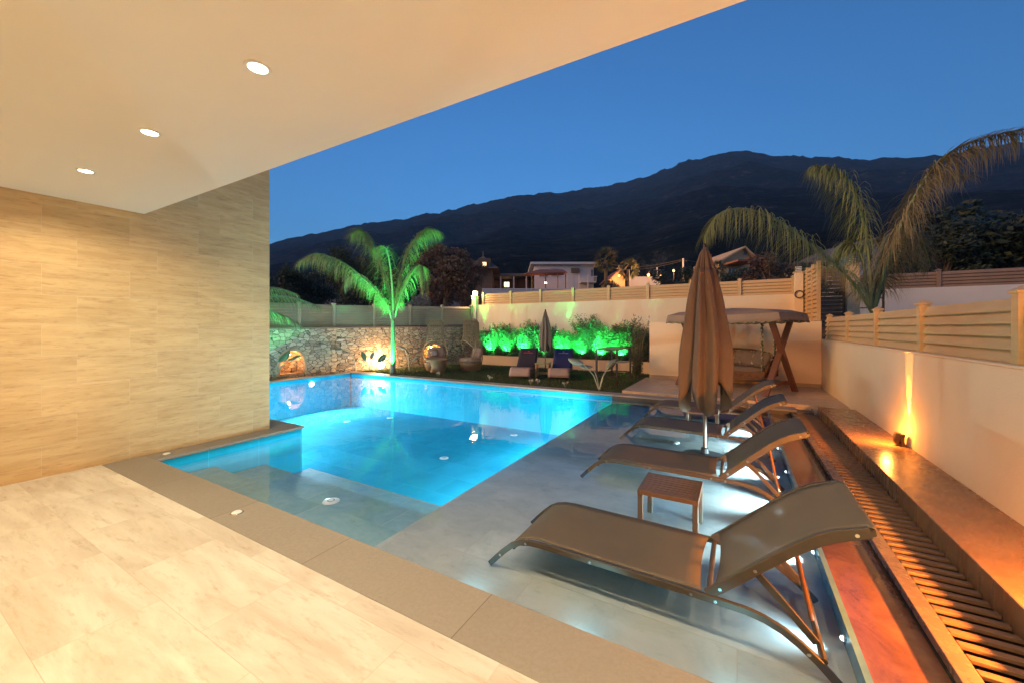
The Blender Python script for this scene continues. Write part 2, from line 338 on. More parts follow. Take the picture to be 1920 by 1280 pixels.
def mountain():
    prof = [(-900, 520), (-300, 500), (200, 478), (505, 455), (560, 441), (660, 423), (760, 406), (870, 387), (960, 366), (1060, 358), (1150, 345), (1220, 325), (1290, 300), (1340, 287), (1400, 281), (1460, 289), (1520, 294), (1600, 297), (1700, 295), (1750, 291), (1800, 283), (1860, 268), (1920, 264), (2200, 285), (3200, 360), (6000, 480)]
    def el(az):
        u = 960 + FPX * math.tan(az)
        for a, b in zip(prof, prof[1:]):
            if a[0] <= u <= b[0]:
                k = (u - a[0]) / (b[0] - a[0]); v = a[1] + (b[1] - a[1]) * k
                return (HOR - v) / FPX * math.cos(az)
        return .1
    rows = []; NR, NA = 110, 460
    a0, a1 = R(-63), R(72)
    for i in range(NR + 1):
        rho = (i / NR) * 1.25; row = []
        for j in range(NA + 1):
            az = a0 + (a1 - a0) * j / NA; e = el(az)
            Rr = 1300 + 300 * noise.noise(Vector((az * 2.2, 0, 3)))
            r = 170 + (Rr - 170) * rho
            k = r / Rr
            f = k ** 1.35 if rho <= 1 else 1 - (rho - 1) * 1.6
            p = FW * math.cos(az) + RT * math.sin(az)
            pos = p * r
            n1 = noise.fractal(Vector((pos.x / 330, pos.y / 330, 0)), .9, 2.1, 6)
            n2 = noise.turbulence(Vector((pos.x / 55, pos.y / 55, 5)), 4, False)
            amp = min(1, max(0, (1.0 - abs(rho - .5) * 2))) if rho < 1 else 0
            z = 1.5 + e * Rr * f + n1 * 65 * amp * k + (n2 - .5) * 9 * k
            if abs(rho - 1) < .03: z += 4 * noise.noise(Vector((az * 260, rho * 9, 0)))
            row.append((pos.x, pos.y, z if i else -20))
        rows.append(row)
    m = MB(); m.grid(rows)
    t = NT('scrub_mountain'); v = t.tc.outputs['Object']
    f = t.noise(v, .012, 8, .7); g = t.noise(v, .07, 6, .75)
    rk = t.noise(t.mapping((1, 1, 1)), .045, 10, .85)
    c = t.mix(t.ramp(f, [(.35, (.009, .016, .018)), (.65, (.022, .025, .026))]), t.ramp(g, [(.4, (.35,)*3), (.6, (1,)*3)]), 1.0, 'MULTIPLY')
    c = t.mix(c, (.13, .135, .14), t.ramp(rk, [(.56, (0,)*3), (.68, (.6,)*3)]))
    t.set(Base_Color=c, Roughness=1.0); t.p.inputs['Specular IOR Level'].default_value = 0
    t.bump(t.noise(v, .06, 8, .75), 8)
    m.build('mountain', t.m, smooth=True, kind='structure')
mountain()

# terrace, pool shell
WZ, SHZ = -.09, -.20                       # water level, sun shelf floor
XL, XS, XW, XR = -11.3, -2.45, .50, .53   # pool left, shelf edge, weir
YN, YF = 1.87, 8.8
TB = -5.76; TBY = 3.65                     # terrace block return
m = MB(); m.b2((-6.05, -4.2, -.3), (3.2, 1.5, 0)); m.build('terrace_floor', M['trav_floor'], kind='structure')
m = MB(); m.prism([(-6.9, -4.2), (-6.05, -4.2), (-6.05, 3.29), (-6.9, 3.29)], -.3, 3.95); tw = m.build('travertine_wall', M['trav_wall'], bevel=.004)
tag(tw, 'tall beige travertine-clad wall with horizontal veining, ending beside the pool', 'wall')
m = MB(); m.b2((-6.05, -4.2, 2.83), (3.6, 1.865, 3.25)); m.build('ceiling', M['ceil'], kind='structure', bevel=.006)
m = MB(); m.b2((-6.05, -4.5, -.3), (3.6, -4.2, 2.83)); hw = m.build('house_wall', M['wall']); tag(hw, 'cream rendered rear wall of the covered terrace, behind the viewer', 'wall')

# coping: two courses - slab with a recessed riser
def coping(pts_list):
    m = MB()
    for (a, b) in pts_list: m.b2((a[0], a[1], -.035), (b[0], b[1], 0))
    m.build('pool_coping', M['coping'], kind='structure', bevel=.004)
coping([((-6.05, 1.503), (XW + .33, YN)), ((-6.05, 1.873), (TB, 3.29)), ((-6.9, 3.293), (TB, TBY)),
        ((XL - .32, YF), (.95, YF + .33)), ((XL - .32, 3.2), (XL, YF - .003))])
m = MB()
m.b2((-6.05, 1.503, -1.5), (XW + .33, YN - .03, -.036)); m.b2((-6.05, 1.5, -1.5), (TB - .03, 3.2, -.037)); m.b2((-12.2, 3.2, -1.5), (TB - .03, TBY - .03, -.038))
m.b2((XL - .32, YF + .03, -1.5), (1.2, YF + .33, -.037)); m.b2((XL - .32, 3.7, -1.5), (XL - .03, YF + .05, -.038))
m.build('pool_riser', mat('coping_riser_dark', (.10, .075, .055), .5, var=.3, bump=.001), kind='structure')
m = MB()                                    # basin: deep floor and walls
DZ = -1.1
m.b2((XL - .03, TBY - .03, DZ - .1), (XS, YF + .03, DZ)); m.b2((TB - .03, YN - .03, DZ - .1), (XS, TBY - .031, DZ))
m.b2((XL - .03, TBY, DZ), (XL - .022, YF, -.045))
m.b2((XL, YF + .022, DZ), (XS, YF + .028, -.045))
m.b2((TB - .03, YN, DZ), (TB - .022, TBY - .03, -.045)); m.b2((XL, TBY - .030, DZ), (TB - .03, TBY - .024, -.045))
m.b2((XS - .006, YN, DZ), (XS, YF + .02, SHZ - .004))
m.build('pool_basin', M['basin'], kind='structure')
m = MB(); m.b2((XS, YN - .03, -.6), (XW, YF + .03, SHZ)); m.build('sun_shelf', M['shelf'], kind='structure')
m = MB(); m.b2((TB - .021, YN - .029, -1.0), (XS - .007, 2.46, -.26)); m.b2((TB - .0205, 2.461, -1.0), (XS - .0075, 3.08, -.42)); m.b2((TB - .020, 3.081, -1.05), (XS - .008, 3.75, -.68))
m.build('pool_steps', M['step'], kind='structure', bevel=.004)
# weir: pale tiled lip, overflow strip, channel, ledge
m = MB(); m.b2((XW, YN, -.6), (XR, YF + .02, WZ + .004))
m.build('overflow_lip', mat('pale_blue_lip_tile', (.16, .30, .36), .2, var=.25, scale=8), kind='structure')
m = MB(); m.grid([[(XR, y, WZ - .006), (.62, y, WZ - .012), (.76, y, WZ - .02), (.852, y, WZ - .028)] for y in (1.2, 3, 5, 7, YF)])
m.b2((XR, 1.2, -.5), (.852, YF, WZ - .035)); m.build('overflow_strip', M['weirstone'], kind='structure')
dg = thing('drain_grate', 'long brown slatted grate over the overflow channel between pool and ledge', 'grate', (1.09, 4.8, -.05))
m = MB(); y = -3.95
ZS = 0
while y < 3.92:
    m.box((0, y, -.012), (.292, .041, .020)); y += .0965
m.build('slats', M['grate'], dg, bevel=.003)
m = MB(); m.b2((-.235, -4.0, -.05), (-.149, 4.0, .0)); m.b2((-.149, 3.94, -.05), (.148, 4.0, -.002)); m.build('frame', M['frame'], dg, bevel=.004)
m = MB(); m.b2((.85, .8, -.5), (1.24, YF, -.30)); m.b2((.852, .8, -.3), (.862, YF, -.10)); m.b2((1.228, .8, -.3), (1.238, YF, -.07)); m.build('channel', M['dark'], kind='structure')
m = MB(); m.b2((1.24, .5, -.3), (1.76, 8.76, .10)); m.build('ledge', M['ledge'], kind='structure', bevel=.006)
m = MB(); m.b2((.83, .6, -.4), (1.24, 1.5, -.001)); m.b2((1.2, YF + .002, -.4), (1.76, 9.14, -.004)); m.build('coping_infill', M['coping'], kind='structure')

# water: closed clear body, mirror by Fresnel over a basin tinted with the water's blue
def water():
    m = MB(); m.prism([(XL - .025, TBY - .027), (TB - .025, TBY - .027), (TB - .025, YN - .027), (XW + .003, YN - .027), (XW + .003, YF + .025), (XL - .025, YF + .025)], -1.3, WZ)
    t = NT('pool_water'); t.t.nodes.remove(t.p)
    fr = t.n('Fresnel'); fr.inputs[0].default_value = 1.23
    gl = t.n('BsdfGlossy'); gl.inputs['Roughness'].default_value = .015; gl.inputs['Color'].default_value = (1, 1, 1, 1)
    tr = t.n('BsdfTransparent'); mx = t.n('MixShader')
    b = t.n('Bump'); b.inputs['Distance'].default_value = .006; b.inputs['Strength'].default_value = .4
    t.l(t.noise(t.mapping((1.2, 1.2, 1)), 2.2, 3, .5, .5), b.inputs['Height']); t.l(b.outputs[0], fr.inputs['Normal']); t.l(b.outputs[0], gl.inputs['Normal'])
    t.l(fr.outputs[0], mx.inputs[0]); t.l(tr.outputs[0], mx.inputs[1]); t.l(gl.outputs[0], mx.inputs[2]); t.l(mx.outputs[0], t.out.inputs['Surface'])
    m.build('water', t.m, kind='structure')
water()
# lawn, paving
m = MB(); m.b2((-2.3, YF + .333, -.5), (1.76, 11.85, .06)); m.build('paving', M['trav_pave'], kind='structure', bevel=.004)
m = MB(); m.b2((-13.4, YF + .334, -.5), (-2.303, 13.7, -.005)); m.build('lawn_ground', M['lawn'], kind='structure')
m = MB(); m.b2((-13.4, 3.0, -.5), (XL - .323, YF + .33, -.012)); m.build('planting_soil', M['soil'], kind='structure')
def wall_x(y): # stone wall face
    P = [(-12.8, 3.0), (-11.8, 6.2), (-11.75, 8.6), (-9.6, 13.6)]
    for a, b in zip(P, P[1:]):
        if y <= b[1]: return a[0] + (b[0] - a[0]) * (y - a[1]) / (b[1] - a[1])
    return -9.6
m = MB(); n = 0
while n < 42000:
    y = random.uniform(YF + .34, 13.2); x = random.uniform(-11.5, -2.32)
    if x < wall_x(y) + .05: continue
    n += 1; a = random.uniform(0, 6.28); hh = random.uniform(.025, .06); dx, dy = math.cos(a) * .008, math.sin(a) * .008
    lx, ly = random.uniform(-.02, .02), random.uniform(-.02, .02)
    m._add([(x - dx, y - dy, -.006), (x + dx, y + dy, -.006), (x + lx, y + ly, hh)], [(0, 1, 2)])
m.build('lawn_grass', M['grass'], kind='stuff'); bpy.data.objects['lawn_grass']['label'] = 'short dark green grass of the lawn between pool and planter'

# garden walls
m = MB(); m.b2((1.76, -4, -.5), (1.98, 12.0, 1.206)); m.b2((1.745, 1.0, 1.206), (1.995, 12.0, 1.226)); tag(m.build('side_wall', M['wall'], bevel=.008), 'low cream plastered wall along the ledge, under the slatted fence', 'wall')
m = MB(); m.b2((-2.2, 11.85, -.3), (1.758, 12.05, 1.65)); tag(m.build('terrace_back_wall', M['wall'], bevel=.008), 'cream plastered half-height wall behind the garden swing', 'wall')
m = MB(); m.b2((-2.19, 11.838, .06), (1.755, 11.848, .15)); m.build('skirting', M['fence2'], bpy.data.objects['terrace_back_wall'])
m = MB(); m.b2((-9.55, 13.7, -.3), (1.6, 13.9, 2.45)); tag(m.build('garden_back_wall', M['wall'], bevel=.008), 'high cream wall behind the green-lit hedge', 'wall')
m = MB(); m.b2((-9.3, 13.2, -.3), (-2.35, 13.32, .40)); pl = m.build('planter_wall', M['wall'], bevel=.008); tag(pl, 'low cream planter wall running in front of the hedge', 'planter')
m = MB(); m.b2((-9.3, 13.185, .40), (-2.35, 13.335, .415)); m.build('rim', M['soil'], pl)
m = MB(); m.b2((-9.3, 13.322, .0), (-2.35, 13.698, .36)); m.build('planter_soil', M['soil'], kind='structure')

# stone wall with arched niches
def stone_wall():
    P = [Vector((-12.8, 3.0)), Vector((-11.8, 6.2)), Vector((-11.75, 8.6)), Vector((-9.6, 13.6))]
    zt = lambda s_: 1.40 + .012 * s_
    root = thing('stone_wall', 'rubble stone boundary wall with two glowing arched niches', 'wall', (0, 0, 0))
    m = MB(); s0 = 0; back = MB()
    niches = {1: [(.50, 1.25, .80)], 2: [(3.1, 3.95, .85)]}     # along-segment start, end, crown height
    for i, (a, b) in enumerate(zip(P, P[1:])):
        d_ = (b - a); L = d_.length; d_.normalize(); nrm = Vector((d_.y, -d_.x))
        if i == 1: pass
        def pt(s_, z, dep=0): q = a + d_ * s_ - nrm * dep; return (q.x, q.y, z)
        cuts = [0]; N = niches.get(i, [])
        for (n0, n1, hc) in N:
            m.grid([[pt(cuts[-1], -.3), pt(n0, -.3)], [pt(cuts[-1], zt(s0 + cuts[-1])), pt(n0, zt(s0 + n0))]])
            K = 14; arch = []
            for k in range(K + 1):
                s_ = n0 + (n1 - n0) * k / K; q = (k / K) * 2 - 1
                arch.append((s_, hc * .52 + hc * .48 * math.sqrt(max(0, 1 - q * q))))
            for (sa, ha), (sb, hb) in zip(arch, arch[1:]):
                m.grid([[pt(sa, ha), pt(sb, hb)], [pt(sa, zt(s0 + sa)), pt(sb, zt(s0 + sb))]])
                m.grid([[pt(sa, ha), pt(sb, hb)], [pt(sa, ha, .38), pt(sb, hb, .38)]])
                m.grid([[pt(sa, -.1, .38), pt(sb, -.1, .38)], [pt(sa, ha, .38), pt(sb, hb, .38)]])
            for s_ in (n0, n1): m.grid([[pt(s_, .1), pt(s_, .1, .38)], [pt(s_, hc * .52), pt(s_, hc * .52, .38)]])
            m.grid([[pt(n0, -.3), pt(n1, -.3)], [pt(n0, .1), pt(n1, .1)]]); m.grid([[pt(n0, .1), pt(n1, .1)], [pt(n0, .1, .38), pt(n1, .1, .38)]])
            # brick surround standing proud
            sm = MB(); pts = [(n0, .1)] + arch + [(n1, .1)]
            cen = ((n0 + n1) / 2, hc * .4)
            outp = []
            for (s_, z) in pts:
                v = Vector((s_ - cen[0], max(z - cen[1], -.0))); v = v.normalized() if v.length > 0 else Vector((0, 1)); outp.append((s_ + v.x * .085, z + v.y * .085))
            for (a1, o1), (a2, o2) in zip(zip(pts, outp), zip(pts[1:], outp[1:])):
                sm.grid([[pt(a1[0], a1[1], -.03), pt(a2[0], a2[1], -.03)], [pt(o1[0], o1[1], -.03), pt(o2[0], o2[1], -.03)]])
                sm.grid([[pt(a1[0], a1[1], .05), pt(a2[0], a2[1], .05)], [pt(a1[0], a1[1], -.03), pt(a2[0], a2[1], -.03)]])
                sm.grid([[pt(o1[0], o1[1], -.03), pt(o2[0], o2[1], -.03)], [pt(o1[0], o1[1], .02), pt(o2[0], o2[1], .02)]])
            sm.build('arch_surround', mat('sandstone_surround', (.46, .30, .16), .8, var=.4, scale=14, bump=.006), root)
            cm = (n0 + n1) / 2
            for dz_, off_ in ((hc - .12, 0),):
                q = pt(cm, dz_, .16)
                lb = thing('niche_lamp', 'small warm lamp glowing inside the arched niche ' + ('nearest the travertine wall' if i == 1 else 'behind the first wicker chair'), 'lamp', q)
                b_ = MB(); b_.blob((0, 0, 0), (.07, .07, .05)); b_.build('bulb', emis('niche_bulb_%d' % i, (1, .55, .2), 30), lb, smooth=True)
                b_ = MB(); b_.disc((0, 0, .024), .03, .09, 12); b_.build('fitting', M['bronze'], lb)
                light('POINT', 'niche_light', (0, 0, -.06), 11 if i == 1 else 13, (1, .42, .10), lb, size=.03)
            cuts.append(n1)
        m.grid([[pt(cuts[-1], -.3), pt(L, -.3)], [pt(cuts[-1], zt(s0 + cuts[-1])), pt(L, zt(s0 + L))]])
        m.grid([[pt(0, zt(s0)), pt(L, zt(s0 + L))], [pt(0, zt(s0), .45), pt(L, zt(s0 + L), .45)]])
        m.grid([[pt(0, -.3, .46), pt(L, -.3, .46)], [pt(0, zt(s0), .46), pt(L, zt(s0 + L), .46)]])
        cp = MB(); cp.sweep([pt(0, zt(s0) + .02, .2), pt(L, zt(s0 + L) + .02, .2)], .46, .05, side=(nrm.x, nrm.y, 0)); cp.build('wall_cap', mat('wall_cap_brown', (.22, .13, .08), .8, var=.3), root)
        s0 += L
    m.build('stonework', M['stone'], root)
stone_wall()

def fence(label, a, b, z0a, z0b, h, nposts, material, pitch=.1, tilt=.55, board=.105, name='slat_fence', post=.09, cap=True, side=1, first=0):
    a, b = Vector((a[0], a[1], 0)), Vector((b[0], b[1], 0)); L = (b - a).length; d_ = (b - a).normalized(); nr = Vector((d_.y, -d_.x, 0)) * side
    root = thing(name, label, 'fence', (a.x, a.y, z0a)); o = Vector((a.x, a.y, z0a))
    P = lambda s_, z: Vector((a.x, a.y, 0)) + d_ * s_ + Vector((0, 0, z0a + (z0b - z0a) * s_ / L + z)) - o
    m = MB(); n = int(round(h / pitch))
    for k in range(n):
        z = (k + .5) * h / n
        c0, c1 = P(0, z), P(L, z); pp = h / n; zz = Vector((0, 0, 1))
        pf = ((-.018, .52), (.020, -.30), (.020, -.47), (-.018, -.47), (-.022, .50))
        m._add([c + nr * q + zz * (e * pp) for c in (c0, c1) for q, e in pf],
               [(4,3,2,1,0),(5,6,7,8,9)] + [(i, (i+1)%5, 5+(i+1)%5, 5+i) for i in range(5)])
    m.build('slats', material, root)
    ps = [first + (L - first) * k / (nposts - 1) for k in range(nposts)] if isinstance(nposts, int) else nposts
    for s_ in ps:
        m = MB(); c = P(s_, 0); t_ = h + .03
        m.box(c + Vector((0, 0, t_ / 2)), (post, post, t_), math.atan2(d_.y, d_.x))
        if cap:
            q = post * .65; rz = math.atan2(d_.y, d_.x); e1, e2 = d_ * q, Vector((-d_.y, d_.x, 0)) * q; zz = Vector((0, 0, t_))
            bs = [c + zz - e1 - e2, c + zz + e1 - e2, c + zz + e1 + e2, c + zz - e1 + e2]
            m._add(bs + [p + Vector((0, 0, .02)) for p in bs] + [c + zz + Vector((0, 0, .06))],
                   [(3,2,1,0),(0,1,5,4),(1,2,6,5),(2,3,7,6),(3,0,4,7),(4,5,8),(5,6,8),(6,7,8),(7,4,8)])
        m.build('post', material, root)
    return root
fence('beige slat fence with capped posts on the low side wall beside the ledge', (1.85, .9), (1.85, 11.9), 1.226, 1.226, .5, [0, 1.75, 3.53, 5.34, 7.02, 8.80, 10.6], M['fence'], side=-1)
fence('long beige slat fence on top of the high wall behind the hedge', (-9.3, 13.8), (1.4, 13.8), 2.45, 2.45, .46, 9, M['fence'], pitch=.092, side=1)
Lf = [(-12.95, 3.0), (-11.98, 6.2), (-11.93, 8.6), (-9.75, 13.55)]
fence('weathered slat fence above the stone wall beside the left palm', (*Lf[0], 0)[:2], Lf[1], 1.46, 1.49, .74, 3, M['fence2'], pitch=.098)
fence('weathered slat fence above the middle of the stone wall, over the arched niche', Lf[1], Lf[2], 1.49, 1.52, .74, 3, M['fence2'], pitch=.098)
fence('weathered slat fence above the stone wall behind the wicker chairs', Lf[2], Lf[3], 1.52, 1.62, .74, 5, M['fence2'], pitch=.098)
fence('tall louvred fence panel stepping up beside the gate', (1.72, 12.0), (1.62, 13.8), 1.66, 1.66, 1.42, 4, M['fence'], pitch=.11, side=-1, cap=False, post=.07)
fence('dark brown slat fence on the far street wall under the dark tree', (2.9, 16.1), (16, 16.1), 2.66, 2.66, .46, 7, M['darkfence'], pitch=.092)
m = MB(); m.b2((2.9, 16.0, 1.0), (16, 16.2, 2.66)); tag(m.build('street_wall', M['outwall']), 'bluish grey rendered wall across the lane, below the dark brown fence', 'wall')
# posts, gate
def pillar(x, y, z0, z1, s, label, lamp=None):
    p = thing('pillar', label, 'pillar', (x, y, z0)); m = MB(); m.box((0, 0, (z1 - z0) / 2), (s, s, z1 - z0)); m.build('shaft', M['wall'], p, bevel=.008)
    m = MB(); m.box((0, 0, z1 - z0 + .012), (s + .05, s + .05, .024)); m.build('cap', M['wall'], p, bevel=.004)
pillar(-9.66, 13.72, 0, 2.80, .22, 'slim cream pillar where stone wall meets high wall, carrying the lit lamp')
pl_ = thing('pillar_lamp', 'small glowing white cube lamp on top of the slim cream pillar', 'lamp', (-9.66, 13.72, 2.825))
m = MB(); m.box((0, 0, .11), (.15, .15, .18)); m.build('glass', emis('cube_lamp_glass', (1, .80, .50), 7), pl_, bevel=.02)
m = MB(); m.box((0, 0, .01), (.17, .17, .02)); m.build('plate', M['bronze'], pl_); m = MB(); m.box((0, 0, .21), (.17, .17, .015)); m.build('lid', M['bronze'], pl_)
light('POINT', 'pillar_light', (0, -.14, .1), 45, (1, .66, .34), pl_, size=.1)
pillar(1.5, 13.6, 1.6, 3.03, .2, 'white pillar at the end of the high wall, beside the tall louvred fence')
pillar(2.72, 13.9, 1.2, 3.2, .28, 'white gate pillar to the right of the dark gate')
for (x, y, z, lab) in ((1.5, 13.6, 3.054, 'unlit striped lantern on the pillar beside the tall louvred fence'), (2.72, 13.9, 3.224, 'unlit striped lantern on the pillar right of the gate')):
    q = thing('lantern', lab, 'lantern', (x, y, z)); m = MB(); m.box((0, 0, .08), (.13, .13, .16)); m.build('glass', M['white'], q)
    m = MB(); [m.box((0, 0, .02 + k * .045), (.17, .17, .014)) for k in range(4)]; m.build('louvres', M['bronze'], q)
m = MB(); m.tube([(1.5 + .1 * math.cos(a), 13.47, 2.42 + .1 * math.sin(a)) for a in [k * math.pi / 8 for k in range(17)]], .014, 6); tag(m.build('hose_ring', M['bronze'], smooth=True), 'dark round ring hanging on the pillar at the end of the high wall', 'ring')
g = thing('gate', 'dark slatted street gate with a black lock, between tall fence and white pillar', 'gate', (2.3, 13.95, 1.2))
m = MB()
for k in range(17): m.box((-.04, 0, .12 + k * .11), (.62, .02, .095), M=Matrix.Rotation(.3, 4, 'X'))
m.build('slats', M['darkfence'], g)
m = MB(); m.box((-.37, 0, .97), (.06, .06, 1.95)); m.box((.25, 0, .97), (.06, .06, 1.95)); m.box((-.06, 0, 1.96), (.68, .06, .05)); m.build('frame', M['darkfence'], g)
m = MB(); m.box((.18, -.05, 1.25), (.1, .05, .07)); m.tube([(.14, -.07, 1.27), (.03, -.08, 1.27)], .012); m.build('lock', M['bronze'], g)
g = thing('railing', 'dark metal railing with horizontal bars, right of the white gate pillar', 'railing', (3.05, 13.8, 1.2))
m = MB(); [m.box((0, 0, .3 + k * .26), (.55, .03, .03)) for k in range(6)]; [m.box((s_ * .28, 0, .85), (.045, .045, 1.5)) for s_ in (-1, 1)]; m.build('bars', M['bronze'], g)

# ------------------------------------------------------------------ ceiling downlights
def downlight():
    o = thing('downlight', 'x', 'downlight', (0, 0, 2.83), group='recessed ceiling downlights')
    m = MB(); m.lathe([(.042, -.001), (.045, -.006), (.058, -.006), (.062, 0)], 32); m.build('trim', M['white'], o, smooth=True)
    m = MB(); m.lathe([(.001, -.002), (.042, -.002)], 32); m.build('lens', emis('downlight_lens', (1, .86, .62), 18), o)
    light('SPOT', 'downlight_beam', (0, 0, -.03), 39, (1, .83, .54), o, aim=(0, 0, -1), size=.06, spot=168, blend=.35)
    return o
d0 = downlight()
xs = [(-4.81, 'recessed ceiling downlight farthest from viewer, nearest the travertine wall'), (-3.48, 'middle one of the three lit downlights in the ceiling'), (-2.13, 'largest and nearest lit downlight in the ceiling')]
for i, (x, lab) in enumerate(xs):
    o = d0 if i == 0 else dup(d0); o.location = (x, 1.10, 2.83); o['label'] = lab
for (x, y, lab) in [(-.79, 1.1, 'ceiling downlight above the viewer, next after the nearest lit one'), (.55, 1.1, 'ceiling downlight above and right of the viewer'), (1.9, 1.1, 'ceiling downlight over the right end of the terrace'), (-4.81, -1.4, 'added rear row ceiling downlight nearest the travertine wall'), (-2.8, -1.4, 'added rear row ceiling downlight left of the viewer'), (-.79, -1.4, 'added rear row ceiling downlight behind the viewer'), (1.2, -1.4, 'added rear row ceiling downlight right behind the viewer'), (2.9, .2, 'ceiling downlight at the far right of the terrace')]:
    o = dup(d0); o.location = (x, y, 2.83); o['label'] = lab  # front row continues out of view; rear row added to even out light
# small fittings on the coping
def deck_cap(x, y, lab):
    o = thing('deck_cap', lab, 'cap', (x, y, .0)); m = MB(); m.lathe([(.001, .012), (.028, .011), (.036, .004), (.037, 0)], 24); m.build('lid', M['white'], o, smooth=True)
    m = MB(); m.lathe([(.037, .003), (.048, .002), (.05, 0)], 24); m.build('ring', M['bolt'], o)
deck_cap(-3.53, 1.66, 'small white round cap in the tan coping near the pool steps')
deck_cap(-5.9, 2.02, 'small flat round cap in the coping at the foot of the travertine wall')
def inlet(x, y, z, lab):
    o = thing('pool_inlet', lab, 'inlet', (x, y, z + .002), group='round white inlets in the pool floor')
    m = MB(); m.lathe([(.001, .012), (.06, .012), (.085, .006), (.09, 0)], 28); m.build('cover', M['disc'], o, smooth=True)
    m = MB(); m.lathe([(.03, .0135), (.034, .016), (.038, .0135)], 20); m.build('ring', M['bronze'], o)
for (x, y, z, lab) in ((-.82, 3.02, SHZ, 'white inlet disc on the shelf, seen through the nearest lounger'), (-.82, 6.25, SHZ, 'white inlet disc on the shelf between second and third lounger'),
    (-3.9, 2.78, -.42, 'white inlet disc on the pool step'), (-5.08, 6.14, DZ, 'white inlet disc on the deep floor nearest the steps'), (-8.7, 8.1, DZ, 'white inlet disc on the deep floor towards the stone wall'), (-4.7, 8.3, DZ, 'white inlet disc on the deep floor near the shelf edge'), (-9.4, 7.2, DZ, 'white inlet disc on the deep floor in the far left corner')):
    inlet(x, y, z, lab)
# underwater lamps, visible ones and added fill
def pool_lamp(loc, aim, lab, e, col=(.55, .9, 1.0), spot=150, s=.085, es=40):
    o = thing('pool_lamp', lab, 'pool lamp', loc, group='underwater pool lamps'); a = Vector(aim)
    Mx = a.to_track_quat('Z', 'Y').to_matrix().to_4x4()
    for nm, pr, mt_ in (('lens', [(.001, .02), (s * .6, .016), (s * .8, .004)], emis('pool_lamp_lens', (.75, .95, 1), es)), ('rim', [(s * .8, .006), (s, .006), (s * 1.05, -.002)], M['white'])):
        m = MB(); m.lathe(pr, 24); m.v = [tuple(Mx @ Vector(p)) for p in m.v]; m.build(nm, mt_, o, smooth=True)
    light('SPOT', 'pool_beam', a.normalized() * .05, e, col, o, aim=aim, size=.07, spot=spot, blend=.6)
pool_lamp((XL - .015, 7.4, -.22), (1, -.05, -.15), 'bright underwater lamp in the far left pool wall below the niche', 330, spot=165)
pool_lamp((XL - .015, 5.0, -.4), (1, 0, -.1), 'added underwater lamp in the left pool wall hidden behind the travertine wall', 380, spot=165)  # unseen lamp, added to brighten the far left of the basin
pool_lamp((XS - .02, 7.4, -.5), (-1, 0, -.1), 'underwater lamp under the far end of the shelf edge', 200, spot=168)
pool_lamp((-4.2, YN - .012, -.62), (0, 1, -.05), 'added underwater lamp in the near pool wall under the coping', 90, spot=168)  # unseen, added to brighten the steps and near deep floor
pool_lamp((-9.7, TBY - .012, -.5), (-.3, 1, -.1), 'added underwater lamp in the hidden corner behind the travertine wall', 300, spot=168)  # unseen, added so the left basin wall gets light
pool_lamp((-7.9, TBY - .012, -.5), (0, 1, -.1), 'added underwater lamp behind the end of the travertine wall', 110, spot=165)  # unseen, added to fill the deep floor past the wall end
pool_lamp((XS - .02, 4.8, -.5), (-1, 0, -.1), 'added underwater lamp under the shelf edge facing the deep end', 110, spot=168)  # unseen, added to throw light across the deep end
for (y_, lab) in ((2.65, 'added small underwater lamp at the overflow edge nearest the terrace'), (3.56, 'small underwater lamp at the overflow edge behind the nearest lounger'), (4.45, 'added small underwater lamp at the overflow edge between the first and second lounger'), (5.4, 'added small underwater lamp at the overflow edge beside the umbrella base'), (6.4, 'added small underwater lamp at the overflow edge behind the third lounger'), (7.35, 'small underwater lamp at the overflow edge before the farthest lounger')):
    pool_lamp((XW - .012, y_, -.125), (-1, 0, -.07), lab, 16 if y_ < 3 else 130 if y_ < 4 else 215, (.58, .90, 1), s=.016, es=3, spot=74)  # lamps labelled added only even out the light on the shelf

for (x_, lab) in ((-1.5, 'added small underwater lamp under the coping before the nearest lounger feet'), (-.75, 'added small underwater lamp under the coping before the nearest lounger middle'), (-.0, 'added small underwater lamp under the coping below the lounger head')):
    pool_lamp((x_, YN - .02, -.13), (0, 1, -.05), lab, 4.5, (.22, .80, 1), s=.014, es=1, spot=70)  # unseen coping lamps, added for a teal glow under the nearest lounger
# orange wall spots on the ledge
def ledge_spot(y, lab, e, spill):
    o = thing('ledge_spotlight', lab, 'spotlight', (1.62, y, .10), group='orange uplights on the ledge')
    m = MB(); m.box((.07, 0, .012), (.09, .06, .024)); m.box((.075, .045, .05), (.03, .008, .1)); m.box((.075, -.045, .05), (.03, .008, .1)); m.build('bracket', M['bronze'], o, bevel=.003)
    Mx = Matrix.Translation((.05, 0, .10)) @ Matrix.Rotation(R(12), 4, 'Y')
    m = MB(); m.lathe([(.001, -.075), (.03, -.075), (.042, -.05), (.05, .0), (.052, .05), (.046, .05), (.04, .03)], 20); m.v = [tuple(Mx @ Vector(p)) for p in m.v]; m.build('housing', M['bronze'], o, smooth=True)
    m = MB(); m.lathe([(.001, .034), (.043, .034)], 20); m.v = [tuple(Mx @ Vector(p)) for p in m.v]; m.build('lens', emis('ledge_spot_lens', (1, .45, .1), 14), o)
    light('SPOT', 'ledge_beam', (.075, 0, .16), e, (1, .40, .06), o, aim=(.16, 0, 1), size=.012, spot=22, blend=.7)
    light('POINT', 'ledge_glow', (-.06, 0, .24), spill * .22, (1, .34, .05), o, size=.03)
    light('SPOT', 'ledge_spill', (-.03, 0, .26), spill * .8, (1, .33, .05), o, aim=(-.35, .55, -.75), size=.03, spot=168, blend=.8)
ledge_spot(6.35, 'small bronze uplight throwing an orange beam up the side wall', 150, 32)
ledge_spot(2.55, 'bronze ledge uplight just outside the right edge of the picture', 1300, 240)

